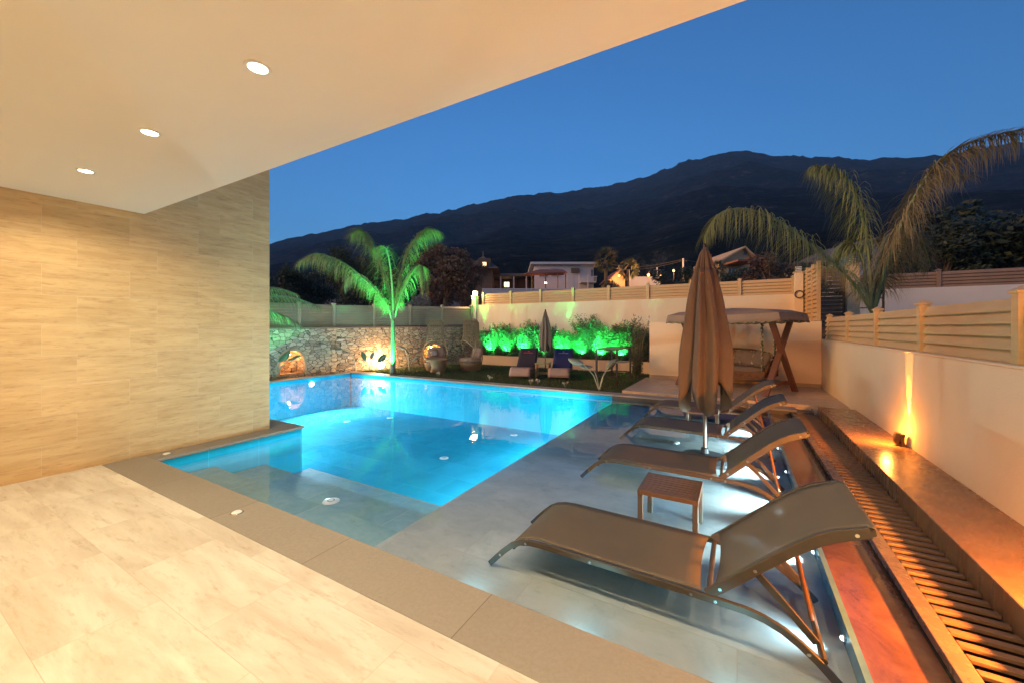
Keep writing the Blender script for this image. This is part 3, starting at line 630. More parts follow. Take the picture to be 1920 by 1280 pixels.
# ------------------------------------------------------------------ sun loungers on the shelf
def lounger():
    o = thing('sun_lounger', 'x', 'sun lounger', group='brown sling loungers standing in the shallow water')
    W = .66; hy = W / 2
    rail = [(-.99, 0), (-.93, .065), (-.87, .125), (-.81, .178), (-.75, .212), (-.68, .23), (-.60, .236), (0, .232), (.44, .226), (.58, .222), (.66, .208), (.74, .178), (.81, .135), (.88, .08), (.96, .0)]
    for s_ in (-1, 1):
        m = MB(); m.sweep([(x, s_ * hy, z) for x, z in rail], .024, .037); m.build('side_rail', M['alu'], o, bevel=.004)
        m = MB()
        for bx, bz in ((-.70, .222), (-.25, .23), (.32, .227), (.44, .225), (.84, .11), (-.9, .09)):
            m._add([(bx + .009 * math.cos(a), s_ * (hy + .0155), bz + .009 * math.sin(a)) for a in [k * math.pi / 4 for k in range(8)]], [tuple(range(8))])
        m.build('bolts', M['bolt'], o)
        m = MB(); bk = [(.40, .24), (.52, .345), (.66, .475), (.80, .60), (.88, .66), (.95, .70), (1.07, .745)]
        m.sweep([(x, s_ * (hy - .012), z) for x, z in bk], .026, [.05, .05, .05, .052, .055, .056, .05]); m.build('back_rail', M['alu'], o, bevel=.004)
        m = MB()
        for bx, bz in ((.46, .29), (.62, .436), (1.02, .722)):
            m._add([(bx + .009 * math.cos(a), s_ * (hy + .0035), bz + .009 * math.sin(a)) for a in [k * math.pi / 4 for k in range(8)]], [tuple(range(8))])
        m.build('bolts', M['bolt'], o)
        m = MB(); m.sweep([(.62, s_ * .26, .40), (.72, s_ * .26, .30), (.88, s_ * .26, .125)], .016, .035); m.build('strut', M['alu'], o, bevel=.003)
    for (x, z) in ((-.80, .165), (.405, .222), (.90, .09)): m = MB(); m.tube([(x, -hy, z), (x, hy, z)], .015, 8); m.build('cross_bar', M['alu'], o, smooth=True)
    m = MB()
    for y_ in (-.07, .07): m.tube([(.80, y_, .56), (.885, y_, .12)], .011, 8)
    m.tube([(.795, -.26, .56), (.795, .26, .56)], .011, 8); m.build('prop_stand', M['wood'] if False else mat('bronze_prop', (.30, .12, .05), .4, metal=.4), o, smooth=True)
    def sling(prof, name, sag, x0, x1):
        rows = []
        for i, (x, z) in enumerate(prof):
            k = (x - x0) / (x1 - x0); row = []
            for j in range(13):
                y_ = -hy + .018 + (W - .036) * j / 12; q = 1 - (2 * j / 12 - 1) ** 2
                xe = 0
                if i == 0: xe = .018 * q
                if i == len(prof) - 1: xe = -.02 * q
                row.append((x + xe, y_, z - sag * q * math.sin(math.pi * min(1, max(0, k)))))
            rows.append(row)
        m = MB(); m.grid(rows); return m.build(name, M['sling'], o, smooth=True, solid=.004)
    sp = [(-.845, .15), (-.82, .178), (-.79, .205), (-.75, .228), (-.70, .244), (-.62, .255)] + [(-.62 + .99 * k / 10, .255 - .01 * k / 10) for k in range(1, 11)]
    sling(sp, 'seat_sling', .022, -.7, .38)
    bp = [(.435, .29), (.52, .365), (.60, .44), (.66, .497), (.73, .56), (.80, .622), (.86, .668), (.92, .703), (.99, .735), (1.06, .765), (1.085, .762), (1.09, .745)]
    sling(bp, 'back_sling', .03, .43, 1.06)
    m = MB(); m.tube([(1.075, -hy, .742), (1.075, hy, .742)], .014, 8); m.build('head_bar', M['alu'], o, smooth=True)
    return o
l0 = lounger()
for i, (y, lab) in enumerate(((2.69, 'nearest brown sling lounger, large in the foreground'), (4.58, 'second brown sling lounger, behind the slatted side table'), (6.28, 'third brown sling lounger, crossed by the big umbrella pole'), (8.0, 'farthest brown sling lounger, by the far edge of the shelf'))):
    o = l0 if i == 0 else dup(l0); o.location = (-.54, y, SHZ + .022); o['label'] = lab; o.rotation_euler.z = (0, R(.6), R(-1.0), R(.8))[i]
# side tables
def side_table():
    o = thing('side_table', 'x', 'side table', group='slatted side tables between the shelf loungers')
    w_, h_ = .46, .36
    m = MB()
    for k in range(9): m.box((0, -w_/2 + .0275 + k * (w_ - .055) / 8, h_ - .008), (w_ - .04, .042, .014))
    m.build('slatted_top', M['brownslat'], o, bevel=.002)
    m = MB(); [m.box((s_ * (w_/2 - .012), 0, h_ - .018), (.024, w_, .036)) for s_ in (-1, 1)]; [m.box((0, s_ * (w_/2 - .011), h_ - .020), (w_ - .05, .02, .034)) for s_ in (-1, 1)]; m.build('apron', M['brownslat'], o, bevel=.002)
    for a in (-1, 1):
        for b in (-1, 1): m = MB(); m.box((a * (w_/2 - .022), b * (w_/2 - .022), (h_ - .037) / 2), (.04, .04, h_ - .037)); m.build('leg', M['alu'], o, bevel=.003)
    return o
t0 = side_table(); t0.location = (-.49, 3.58, SHZ); t0['label'] = 'brown slatted side table right behind the nearest lounger'
t1 = dup(t0, (-.49, 7.12, SHZ), 0, 'brown slatted side table between the two farthest loungers')

# ------------------------------------------------------------------ closed umbrellas
def umbrella(name, loc, H, hem, rmax, label, pole_r, folds=8, base=True, col='canvas', seed=1):
    rnd = random.Random(seed); o = thing(name, label, 'umbrella', loc)
    m = MB(); m.tube([(0, 0, .02), (0, 0, H - .02)], pole_r, 14); m.build('pole', mat('parasol_pole_paint', (.13, .095, .07), .45), o, smooth=True)
    ph = [rnd.uniform(-.25, .25) for _ in range(folds)]; am = [rnd.uniform(.75, 1.2) for _ in range(folds)]
    def ring(rad, z, depth, tip, tw=0, N=176):
        row = []
        for j in range(N + 1):
            a = 2 * math.pi * (j % N) / N; s_ = (a / (2 * math.pi) * folds) % folds; k = int(s_); fr = s_ - k
            c = math.cos(2 * math.pi * (fr - .5)) * .5 + .5; c = c ** .7
            rr = rad * (1 - depth + depth * c * am[k]) + rad * .09 * math.sin(a * 19 + k * 1.7 + z * 2.2) * depth + rad * .02 * math.sin(z * 9 + k * 2)
            aa = a + ph[k] * .22 * c + tw
            row.append((rr * math.cos(aa), rr * math.sin(aa) * .92, z - tip * (.15 * c * am[k] + abs(math.cos(2 * (a + R(86)))) ** 1.6)))
        return row
    top = H - .03; capz = top - .13 * H
    m = MB(); rows = []
    for k in range(9):
        t_ = k / 8; rows.append(ring(.028 + (rmax * .42 - .028) * t_ ** .8, top - (top - capz) * t_, .15 + .45 * t_, .05 * t_ ** 3))
    m.grid(rows); m.build('vent_cap', M[col], o, smooth=True, solid=.004)
    m = MB(); rows = []
    for k in range(22):
        t_ = k / 21; z = capz + .10 - (capz + .10 - hem - .28) * t_
        rr = rmax * (.33 + .66 * t_ ** .85) * (1 - .16 * max(0, (t_ - .7) / .3)); rows.append(ring(rr, z, .34 + .10 * t_, .46 * max(0, (t_ - .5) / .5) ** 1.6 * (rmax / .4), .14 * math.sin(t_ * 3)))
    m.grid(rows); m.build('canopy', M[col], o, smooth=True, solid=.004)
    m = MB()
    for k in range(folds):
        a = 2 * math.pi * (k + .5) / folds + .05; rr = rmax * .55
        m.tube([(.05 * math.cos(a), .05 * math.sin(a), capz), (rr * math.cos(a), rr * math.sin(a), hem + .10)], .008, 5)
    m.tube([(0, 0, hem + .55), (0, 0, hem + .65)], pole_r * 1.7, 12)
    m.build('ribs', M['bronze'], o)
    m = MB(); m.blob((0, 0, H), (.05, .05, .07)); m.build('finial', M['bronze'], o, smooth=True)
    if base:
        m = MB(); m.lathe([(.36, 0), (.335, .035), (.22, .075), (.05, .10), (.045, .16), (.025, .165)], 8); m.lathe([(.001, .0), (.34, 0)], 8); m.build('base', mat('umbrella_base_dark', (.03, .03, .032), .5), o, bevel=.004)
    return o
umbrella('parasol', (-.36, 5.62, SHZ), 2.74, .77, .37, 'big closed taupe parasol standing between the shelf loungers', .024)
umbrella('parasol', (-5.28, 11.35, 0), 2.04, .74, .25, 'small closed brown parasol standing on the lawn', .016, seed=4, base=True)

# ------------------------------------------------------------------ garden swing
def swing():
    th = R(-27); o = thing('garden_swing', 'wooden garden swing with taupe canopy and crossed legs, by the cream wall', 'garden swing', (-.10, 10.85, .06), th)
    # local x = length (right positive), y = depth (away)
    L2 = 1.02
    for s_ in (-1, 1):
        m = MB(); x = s_ * L2
        m.beam((x, -.66, 0), (x, .60, 1.70), .055, .12, (1, 0, 0)); m.beam((x + .057, .62, 0), (x + .057, -.60, 1.70), .055, .12, (1, 0, 0))
        m.build('cross_leg', M['wood'], o, bevel=.005)
        m = MB(); m.beam((x + .0, -.55, .20), (x + .0, .55, .20), .04, .09); m.v = [(p[0] + s_ * -.05, p[1], p[2]) for p in m.v]; m.build('side_brace', M['wood'], o, bevel=.005)
    m = MB(); m.beam((-L2, .30, 1.64), (L2 + .05, .30, 1.64), .07, .09); m.beam((-L2, -.30, 1.64), (L2 + .05, -.30, 1.64), .07, .09); m.beam((-L2, .42, .2), (L2, .42, .2), .05, .08); m.build('beam', M['wood'], o, bevel=.005)
    # canopy: ridge and draped skirt
    N = 28; hw_, hd = 1.28, .68; rows = []
    for (k, z, q) in ((0, 1.90, .0), (.5, 1.885, .5), (.82, 1.86, .9), (1.0, 1.80, 1.0), (1.02, 1.72, 1.02), (1.03, 1.60, 1.03)):
        row = []
        per = [(-1, -1), (1, -1), (1, 1), (-1, 1), (-1, -1)]
        for (a, b) in zip(per, per[1:]):
            for j in range(N):
                t_ = j / N; px, py = a[0] + (b[0] - a[0]) * t_, a[1] + (b[1] - a[1]) * t_
                zz = z - .035 * math.sin(math.pi * t_) * (k > .3) + (.022 * abs(math.sin(t_ * N * math.pi / 2)) if k > 1.025 else 0)
                w_ = 1 + (.01 * math.sin(t_ * 40) if k > 1 else 0)
                row.append((px * hw_ * k * w_ if k < 1.2 else 0, py * hd * k * w_, zz - (.05 * (py * py) * k)))
        row.append(row[0]); rows.append(row)
    m = MB(); m.grid(rows); m.build('canopy', M['canvas2'], o, smooth=True, solid=.006)
    m = MB(); tr = [(p[0] * 1.004, p[1] * 1.006, p[2] + .003) for p in rows[-1]]
    m.tube(tr, .011, 5, caps=False); m.build('canopy_trim', M['pattern'], o)
    # bench
    m = MB(); hwb, zb = .86, .42
    out = [(hwb * (1 - abs(q) ** 3 * .0) * math.cos(a), 0) for q, a in ()]
    prof = []
    for k in range(25):
        x = -hwb + 2 * hwb * k / 24; prof.append((x, zb - .17 + .10 * (x / hwb) ** 4, zb + .02 + .05 * (x / hwb) ** 4))
    for y_ in (-.33, .30):
        m.grid([[(x, y_, a) for x, a, b in prof], [(x, y_, b) for x, a, b in prof]]); m.grid([[(x, y_ + .03, a) for x, a, b in prof], [(x, y_ + .03, b) for x, a, b in prof]])
        m.grid([[(x, y_, b) for x, a, b in prof], [(x, y_ + .03, b) for x, a, b in prof]]); m.grid([[(x, y_, a) for x, a, b in prof], [(x, y_ + .03, a) for x, a, b in prof]])
    for k in range(22): m.box((-.80 + k * 1.6 / 21, -.335, zb - .07), (.028, .012, .11), M=Matrix.Rotation(.7 if k % 2 else -.7, 4, 'Y'))
    m.box((0, 0, zb - .02), (1.66, .62, .03)); m.build('bench_frame', M['carved'], o)
    m = MB(); pf = []
    for k in range(25):
        x = -hwb + 2 * hwb * k / 24; top_ = zb + .50 - .24 * abs(x / hwb) ** 3; pf.append((x, top_))
    m.tube([(x, .31 + .06 * (1 - (x / hwb) ** 2), z) for x, z in pf], .026, 6)
    for k in range(1, 24): x, z = pf[k]; m.box((x, .31 + .05 * (1 - (x / hwb) ** 2), (z + zb) / 2), (.03, .018, z - zb))
    m.tube([(x, .31, zb + (z - zb) * .55) for x, z in pf], .016, 6); m.build('bench_back', M['carved'], o)
    for s_ in (-1, 1):
        m = MB(); m.tube([(s_ * .85, .31, zb + .26), (s_ * .88, .1, zb + .30), (s_ * .88, -.15, zb + .24), (s_ * .85, -.31, zb)], .03, 6)
        for k in range(5): m.box((s_ * .865, .22 - k * .1, zb + .12), (.018, .03, .24 - .01 * k))
        m.build('armrest', M['carved'], o)
    m = MB(); m.blob((0, -.01, zb + .07), (1.62, .60, .15), 24, 8, .35); m.build('seat_pad', M['cushion'], o, smooth=True)
    for s_ in (-1, 1):
        for y_ in (-.30, .30):
            m = MB(); pts = [(s_ * .80 + .012 * math.sin(k * 2.2), y_ + .012 * math.cos(k * 2.2), zb + .05 + (1.62 - zb - .05) * k / 40) for k in range(41)]
            m.tube(pts, [.020 + .007 * (k % 2) for k in range(41)], 6); m.build('hanging_rope', M['pattern'], o, smooth=True)
    Ow = Matrix.Translation(o.location) @ Matrix.Rotation(th, 4, 'Z')
    cus = [(-.62, .14, .40, .34, 0, 'pattern', 'patterned cushion at the left end of the swing seat, half behind the parasol'), (-.22, .10, .42, .36, .1, 'cushion', 'plain taupe cushion at the middle of the swing seat, with leaf-print edge'), (.08, .17, .36, .34, -.2, 'pattern', 'leaf-print cushion behind the plain ones on the swing'), (.34, .10, .38, .34, .5, 'cushion', 'tilted plain taupe cushion right of the rope on the swing'), (.62, .08, .36, .34, .4, 'pattern', 'cushion with pale leaf-print edge at the right end of the swing seat')]
    for (x, y_, w_, h_, tl, mt_, lab) in cus:
        p = Ow @ Vector((x, y_, zb + .13)); c = thing('cushion', lab, 'cushion', p, th + tl * .3, group='cushions on the garden swing')
        Mx = Matrix.Rotation(R(-20), 4, 'X') @ Matrix.Rotation(tl * .5, 4, 'Y')
        m = MB(); m.blob((0, 0, h_ / 2), (w_, .14, h_), 20, 10, .55, M=Mx.to_3x3()); m.build('cover', M['cushion'], c, smooth=True)
        m = MB(); e = [Mx @ Vector((w_ / 2 * 1.0 * math.copysign(abs(math.cos(a)) ** .45, math.cos(a)), 0, h_ / 2 * math.copysign(abs(math.sin(a)) ** .45, math.sin(a)))) + Vector((0, 0, h_ / 2)) for a in [k * math.pi / 20 for k in range(41)]]
        m.tube(e, .030 if mt_ == 'pattern' else .016, 6, caps=False); m.build('edging', M['pattern'], c, smooth=True)
swing()

# ------------------------------------------------------------------ wicker egg chairs and table
def egg_chair():
    o = thing('egg_chair', 'x', 'wicker chair', group='hooded wicker chairs on the lawn')
    pr = [(.0, .30), (.10, .34), (.25, .38), (.45, .42), (.65, .42), (.85, .38), (1.0, .34), (1.12, .29), (1.25, .27), (1.5, .27), (1.7, .25), (1.79, .18), (1.83, .03)]
    def rad(z):
        for a, b in zip(pr, pr[1:]):
            if a[0] <= z <= b[0]: return a[1] + (b[1] - a[1]) * (z - a[0]) / (b[0] - a[0])
        return .03
    m = MB(); NS = 26
    def opening(a, z): # opening faces local -y
        d_ = abs((a - 1.5 * math.pi + math.pi) % (2 * math.pi) - math.pi)
        if z < .36 or z > 1.05: return False
        hw_ = 1.4 * math.sin(math.pi * min(1, max(0, (z - .30) / .80))) ** .5
        return d_ < hw_
    for k in range(NS):
        a = 2 * math.pi * k / NS; seg = []
        for i in range(46):
            z = .02 + 1.78 * i / 45
            if opening(a, z):
                if len(seg) > 1: m.tube(seg, .0065, 4, False)
                seg = []; continue
            r_ = rad(z); seg.append((r_ * math.cos(a), r_ * math.sin(a), z))
        if len(seg) > 1: m.tube(seg, .0065, 4, False)
    for z in (.30, .42, .54, .66, .78, .90, 1.02, 1.12, 1.2):
        seg = []
        for k in range(61):
            a = 2 * math.pi * k / 60 - math.pi / 2
            if opening(a % (2 * math.pi), z):
                if len(seg) > 1: m.tube(seg, .0055, 4, False)
                seg = []; continue
            r_ = rad(z) + .004; seg.append((r_ * math.cos(a), r_ * math.sin(a), z))
        if len(seg) > 1: m.tube(seg, .0055, 4, False)
    m.build('wicker_shell', M['rattan'], o)
    m = MB(); m.lathe([(rad(z) + .004, z) for z in (0, .05, .1, .15, .2, .25, .3)], 36); m.lathe([(.01, .29), (rad(.3), .295)], 36); m.build('woven_base', M['rattan2'], o, smooth=True)
    m = MB()
    for k in range(54):
        a = R(-130) + R(260) * k / 54 + R(90); r_ = .278; x, y_ = r_ * math.cos(a), r_ * math.sin(a); zb_ = random.uniform(1.08, 1.3)
        m.tube([(x * .75, y_ * .75, 1.74), (x, y_, 1.66), (x * 1.02 + random.uniform(-.01, .01), y_ * 1.02, 1.4), (x * 1.03 + random.uniform(-.02, .02), y_ * 1.03, zb_)], .006, 4, False)
    m.build('hood_fringe', M['rattan2'], o)
    m = MB(); ring = []
    for k in range(41):
        t_ = k / 40 * 2 * math.pi; z = .70 - .36 * math.cos(t_); hw_ = 1.4 * math.sin(math.pi * min(1, max(0, (z - .30) / .80))) ** .5
        a = 1.5 * math.pi + hw_ * (1 if t_ < math.pi else -1) * (abs(math.sin(t_)) ** .3); r_ = rad(z) + .006; ring.append((r_ * math.cos(a), r_ * math.sin(a), z))
    m.tube(ring, .018, 6, False); m.build('opening_rim', M['rattan'], o, smooth=True)
    m = MB(); m.blob((0, -.02, .38), (.68, .66, .17), 20, 8, .6); m.build('seat_cushion', M['pad'], o, smooth=True)
    m = MB(); m.blob((0, .24, .60), (.60, .16, .42), 20, 8, .6, M=Matrix.Rotation(R(-12), 3, 'X')); m.build('back_cushion', M['pad'], o, smooth=True)
    return o
e0 = egg_chair(); e0.location = (-9.15, 10.6, 0); e0.rotation_euler.z = R(38); e0['label'] = 'hooded wicker chair on the left, with the round wicker table in front'
dup(e0, (-8.07, 11.2, 0), R(-25), 'hooded wicker chair on the right, turned sideways beside the hedge')
o = thing('throw_pillow', 'small dark brown pillow inside the left wicker chair', 'pillow', (-9.2, 10.55, .47), R(20)); m = MB(); m.blob((0, .10, .15), (.28, .1, .26), 14, 8, .6); m.build('cover', M['wood'], o, smooth=True)
o = thing('wicker_table', 'round flared wicker table in front of the left wicker chair', 'table', (-8.72, 10.2, 0))
m = MB(); m.lathe([(.24, 0), (.25, .05), (.20, .18), (.24, .32), (.31, .42), (.32, .44)], 32, rf=lambda a, z: 1 + .03 * math.sin(a * 32)); m.build('body', M['rattan2'], o, smooth=True)
m = MB(); m.lathe([(.001, .446), (.32, .446), (.33, .436), (.32, .425)], 32); m.build('tabletop', M['rattan'], o, smooth=True)
# ------------------------------------------------------------------ lawn loungers, table, bar table
def lawn_lounger(loc, label, tlabel, towel):
    o = thing('lawn_lounger', label, 'sun lounger', loc, R(17), group='beige loungers on the lawn')
    W = .60; pr = [(-.02, .10), (.02, .22), (.10, .30), (.30, .31), (.60, .27), (.95, .25), (1.10, .33), (1.35, .55), (1.60, .78)]
    m = MB(); m.grid([[(W * (j / 8 - .5), y_, z) for j in range(9)] for y_, z in pr]); m.build('pad', M['pad'], o, smooth=True, solid=.05)
    for s_ in (-1, 1):
        m = MB(); m.sweep([(s_ * .29, y_, z - .04) for y_, z in pr], .03, .03, side=(1, 0, 0)); m.build('rail', M['alu'], o)
        m = MB(); m.beam((s_ * .29, .14, .26), (s_ * .29, .10, 0), .03, .03, (1, 0, 0)); m.build('leg', M['alu'], o)
        m = MB(); m.beam((s_ * .29, 1.15, .34), (s_ * .29, 1.30, 0), .03, .03, (1, 0, 0)); m.build('leg', M['alu'], o)
    tw_ = thing('towel', tlabel, 'towel', loc, R(17)); m = MB()
    pt_ = [(.86, .285), (1.0, .30), (1.10, .372), (1.35, .59), (1.60, .818), (1.64, .82), (1.66, .76), (1.62, .66)]
    m.grid([[(W * .98 * (j / 8 - .5), y_, z) for j in range(9)] for y_, z in pt_]); m.build('cloth', towel, tw_, smooth=True, solid=.012)
    m = MB(); rr = mat('towel_print_red', (.5, .05, .04), .8); q = Matrix.Rotation(R(42), 4, 'X')
    for k in range(9): m.box((-.14 + k * .035, 1.44, .688), (.022, .03, .006), M=q)
    m.box((0, 1.49, .735), (.05, .03, .006), M=q); m.build('print', rr if towel.name.endswith('dark') else mat('towel_print_pale', (.45, .30, .30), .8), tw_)
lawn_lounger((-5.45, 9.95, 0), 'beige lawn lounger under the dark towel, left of the small parasol', 'dark brown towel with a small red print over the left lawn lounger', mat('towel_dark', (.030, .018, .020), .95))
lawn_lounger((-4.38, 10.3, 0), 'beige lawn lounger under the navy towel, right of the small parasol', 'navy blue towel with a small pale print over the right lawn lounger', mat('towel_navy', (.022, .024, .085), .95))
o = thing('wooden_table', 'small square wooden table on the lawn between the two towel-covered loungers', 'table', (-5.15, 10.9, 0), R(17))
wm = mat('yellow_wood', (.38, .24, .08), .55, var=.3, scale=8)
m = MB(); [m.box((0, -.18 + k * .09, .42), (.44, .075, .022)) for k in range(5)]; m.build('tabletop', wm, o)
for a in (-1, 1):
    for b in (-1, 1): m = MB(); m.box((a * .19, b * .19, .204), (.045, .045, .408)); m.build('leg', wm, o)
m = MB(); m.box((0, -.19, .12), (.34, .02, .035)); m.box((0, .19, .12), (.34, .02, .035)); m.build('stretcher', wm, o)
o = thing('bar_table', 'tall dark metal bar table on the lawn corner by the cream half wall', 'bar table', (-2.98, 10.95, 0))
m = MB(); m.box((0, 0, .925), (.60, 1.55, .03)); m.build('tabletop', M['bronze'], o, bevel=.003)
for a in (-1, 1):
    for b in (-1, 1): m = MB(); m.box((a * .27, b * .74, .455), (.045, .045, .91)); m.build('leg', M['bronze'], o)
m = MB(); [m.box((0, b * .74, .22), (.50, .03, .03)) for b in (-1, 1)]; [m.box((a * .27, 0, .22), (.03, 1.43, .03)) for a in (-1, 1)]; m.build('foot_rail', M['bronze'], o)
# globe light
o = thing('globe_lamp', 'glowing white globe lamp on the ground before the stone wall', 'lamp', (-11.05, 9.85, 0))
m = MB(); m.blob((0, 0, .17), (.24, .24, .24), 20, 14); m.build('globe', emis('globe_glass', (1, .86, .62), 14), o, smooth=True)
m = MB(); m.disc((0, 0, 0), .06, .055, 16); m.build('base', M['bronze'], o); light('POINT', 'globe_light', (0, 0, .17), 80, (1, .60, .30), o, size=.13)
bpy.data.objects['globe_light'].location = (.13, -.10, .30)

# ------------------------------------------------------------------ vegetation
def ribbon(m, p, d_, L, w_, droop, seg=4, side=None):
    p = Vector(p); d_ = Vector(d_).normalized(); sd = side or d_.cross(Vector((0, 0, 1)))
    if sd.length < .05: sd = Vector((1, 0, 0))
    sd = sd.normalized(); L_, R_ = [], []
    for k in range(seg + 1):
        t_ = k / seg; ww = w_ * (.5 + .5 * math.sin(math.pi * min(1, t_ * 1.0 + .25))) * (1 - t_ ** 3) + .0006
        L_.append(p + sd * ww / 2); R_.append(p - sd * ww / 2)
        d_ = (d_ + Vector((0, 0, -droop / seg * (1 + t_)))).normalized(); p = p + d_ * L / seg
    m.grid([L_, R_])
def frond(parent, pts, mat_, n=110, leaf=.45, w_=.018, seed=0, droop=2.0, start=.12, wind=(0, 0, 0), lmat=None, part=True):
    rnd = random.Random(seed); pts = [Vector(p) for p in pts]
    def cr(t_):
        k = t_ * (len(pts) - 1); i = min(int(k), len(pts) - 2); f = k - i
        p0, p1, p2, p3 = pts[max(i-1, 0)], pts[i], pts[i+1], pts[min(i+2, len(pts)-1)]
        return .5 * ((2*p1) + (-p0+p2)*f + (2*p0-5*p1+4*p2-p3)*f*f + (-p0+3*p1-3*p2+p3)*f**3)
    path = [cr(k / 24) for k in range(25)]
    rm = MB(); rm.tube(path, [.030 * (1 - k / 24) ** .7 + .004 for k in range(25)], 6)
    fr = rm.build('frond', M['rachis'], parent, smooth=True)
    m = MB(); wd = Vector(wind)
    for i in range(n):
        t_ = start + (1 - start) * (i + rnd.random()) / n; p = cr(t_); tg = (cr(min(1, t_ + .02)) - cr(t_ - .02)).normalized()
        sd = tg.cross(Vector((0, 0, 1))); sd = sd.normalized() if sd.length > .1 else Vector((1, 0, 0)); up = sd.cross(tg)
        for s_ in (-1, 1):
            d_ = (sd * s_ * rnd.uniform(.6, 1.0) + tg * rnd.uniform(.3, .8) + up * rnd.uniform(-.1, .6) + wd * rnd.uniform(.5, 1.3)).normalized()
            L = leaf * (.45 + .75 * math.sin(math.pi * min(1, .12 + .85 * (t_ - start) / (1 - start)))) * rnd.uniform(.7, 1.15)
            ribbon(m, p, d_, L, w_ * rnd.uniform(.7, 1.2), droop * rnd.uniform(.6, 1.3), 4)
    m.build('leaflets', mat_, fr)
def palm(label, base, trunk_top, r0, r1, fronds, lean=(0, 0), name='palm_tree'):
    o = thing(name, label, 'palm tree', base); H = trunk_top - base[2]
    m = MB(); K = 22; pts = [(lean[0] * (k / K), lean[1] * (k / K), H * k / K) for k in range(K + 1)]
    m.tube(pts, [(r0 + (r1 - r0) * (k / K)) * (1 + .05 * (k % 2)) for k in range(K + 1)], 12); m.build('trunk', M['bark'], o, smooth=True)
    for i, (px, mt_, n_, lf, dr, wi) in enumerate(fronds):
        frond(o, [Vector(p) - Vector(base) for p in px], M[mt_], int(n_ * 1.5), lf * 1.22, .013, seed=i * 7 + len(label), droop=dr, wind=wi)
    return o
T = 12.9
def fr(pts, t_, dt=0): return [at(u, v, t_ + dt * k / (len(pts) - 1)) for k, (u, v) in enumerate(pts)]
palm('young palm lit green, growing before the stone wall', (-9.75, 9.2, -.02), 1.75, .085, .055, [
    (fr([(736, 600), (722, 565), (690, 530), (655, 500), (620, 482), (590, 476), (562, 490)], T, -.6), 'palm', 200, .58, 2.1, (-.3, 0, 0)),
    (fr([(737, 600), (733, 560), (722, 520), (706, 480), (692, 450), (678, 432), (660, 440)], T, .3), 'palm', 280, .66, 1.5, (-.4, 0, 0)),
    (fr([(738, 600), (742, 560), (752, 510), (768, 465), (785, 440), (803, 430), (822, 434)], T, .5), 'palm', 220, .60, 1.7, (.2, 0, 0)),
    (fr([(739, 600), (748, 565), (762, 530), (778, 505), (790, 498), (795, 515), (796, 545)], T, -.5), 'palm', 130, .45, 2.6, (0, 0, 0)),
    (fr([(736, 602), (728, 580), (712, 555), (695, 530), (675, 515), (655, 520), (645, 540)], T, .7), 'palm', 90, .45, 2.5, (-.2, 0, 0)),
    (fr([(738, 600), (736, 550), (733, 510), (728, 480), (722, 465), (712, 462), (705, 470)], T, -.9), 'palm', 90, .42, 2.4, (-.2, 0, 0))], name='palm_tree')
T2 = 8.1
palm('large wind-blown palm behind the side wall fence, long fronds over the gate', (2.45, 10.75, 1.2), 1.75, .12, .10, [
    (fr([(1636, 588), (1610, 545), (1570, 500), (1520, 460), (1460, 415), (1400, 392), (1350, 400), (1322, 440)], T2, -1.0), 'palm', 210, .62, 2.6, (-.3, 0, 0)),
    (fr([(1636, 588), (1632, 520), (1625, 450), (1612, 390), (1590, 340), (1560, 316), (1525, 312)], T2, .2), 'palm', 210, .60, 2.4, (-.5, 0, 0)),
    (fr([(1638, 588), (1652, 530), (1670, 470), (1700, 400), (1745, 320), (1800, 275), (1870, 252), (1935, 240)], T2, -1.2), 'palmdry', 240, .66, 2.2, (.1, 0, 0)),
    (fr([(1637, 588), (1640, 540), (1650, 480), (1668, 440), (1700, 430), (1730, 455), (1745, 500)], T2, .5), 'palmdry', 150, .55, 2.4, (0, 0, 0)),
    (fr([(1636, 588), (1625, 545), (1620, 500), (1610, 470), (1595, 455), (1578, 460), (1565, 485)], T2, .8), 'palm', 130, .5, 2.4, (-.2, 0, 0)),
    (fr([(1637, 588), (1650, 550), (1665, 510), (1685, 480), (1710, 385), (1760, 330), (1815, 330)], T2, .9), 'palmdry', 170, .6, 2.2, (0, 0, 0))])
palm('palm beside the travertine wall edge, only green-lit frond tips showing', (-12.0, 5.0, -.02), 1.3, .09, .07, [
    ([(-12.0, 5.0, 1.25), (-11.7, 5.4, 1.9), (-11.3, 5.9, 2.3), (-10.9, 6.5, 2.35), (-10.5, 7.1, 2.1)], 'palm', 110, .45, 1.6, (0, 0, 0)),
    ([(-12.0, 5.0, 1.25), (-11.8, 5.3, 1.7), (-11.5, 5.8, 1.95), (-11.2, 6.3, 1.9), (-11.0, 6.8, 1.6)], 'palm', 110, .45, 1.5, (0, 0, 0)),
    ([(-12.0, 5.0, 1.25), (-12.0, 5.5, 2.0), (-11.8, 6.0, 2.5), (-11.6, 6.4, 2.65), (-11.3, 6.9, 2.5)], 'palmdry', 90, .45, 1.8, (0, 0, 0)),
    ([(-12.0, 5.0, 1.25), (-11.6, 4.8, 2.0), (-11.1, 4.6, 2.3), (-10.6, 4.5, 2.2)], 'palm', 80, .45, 1.8, (0, 0, 0))])

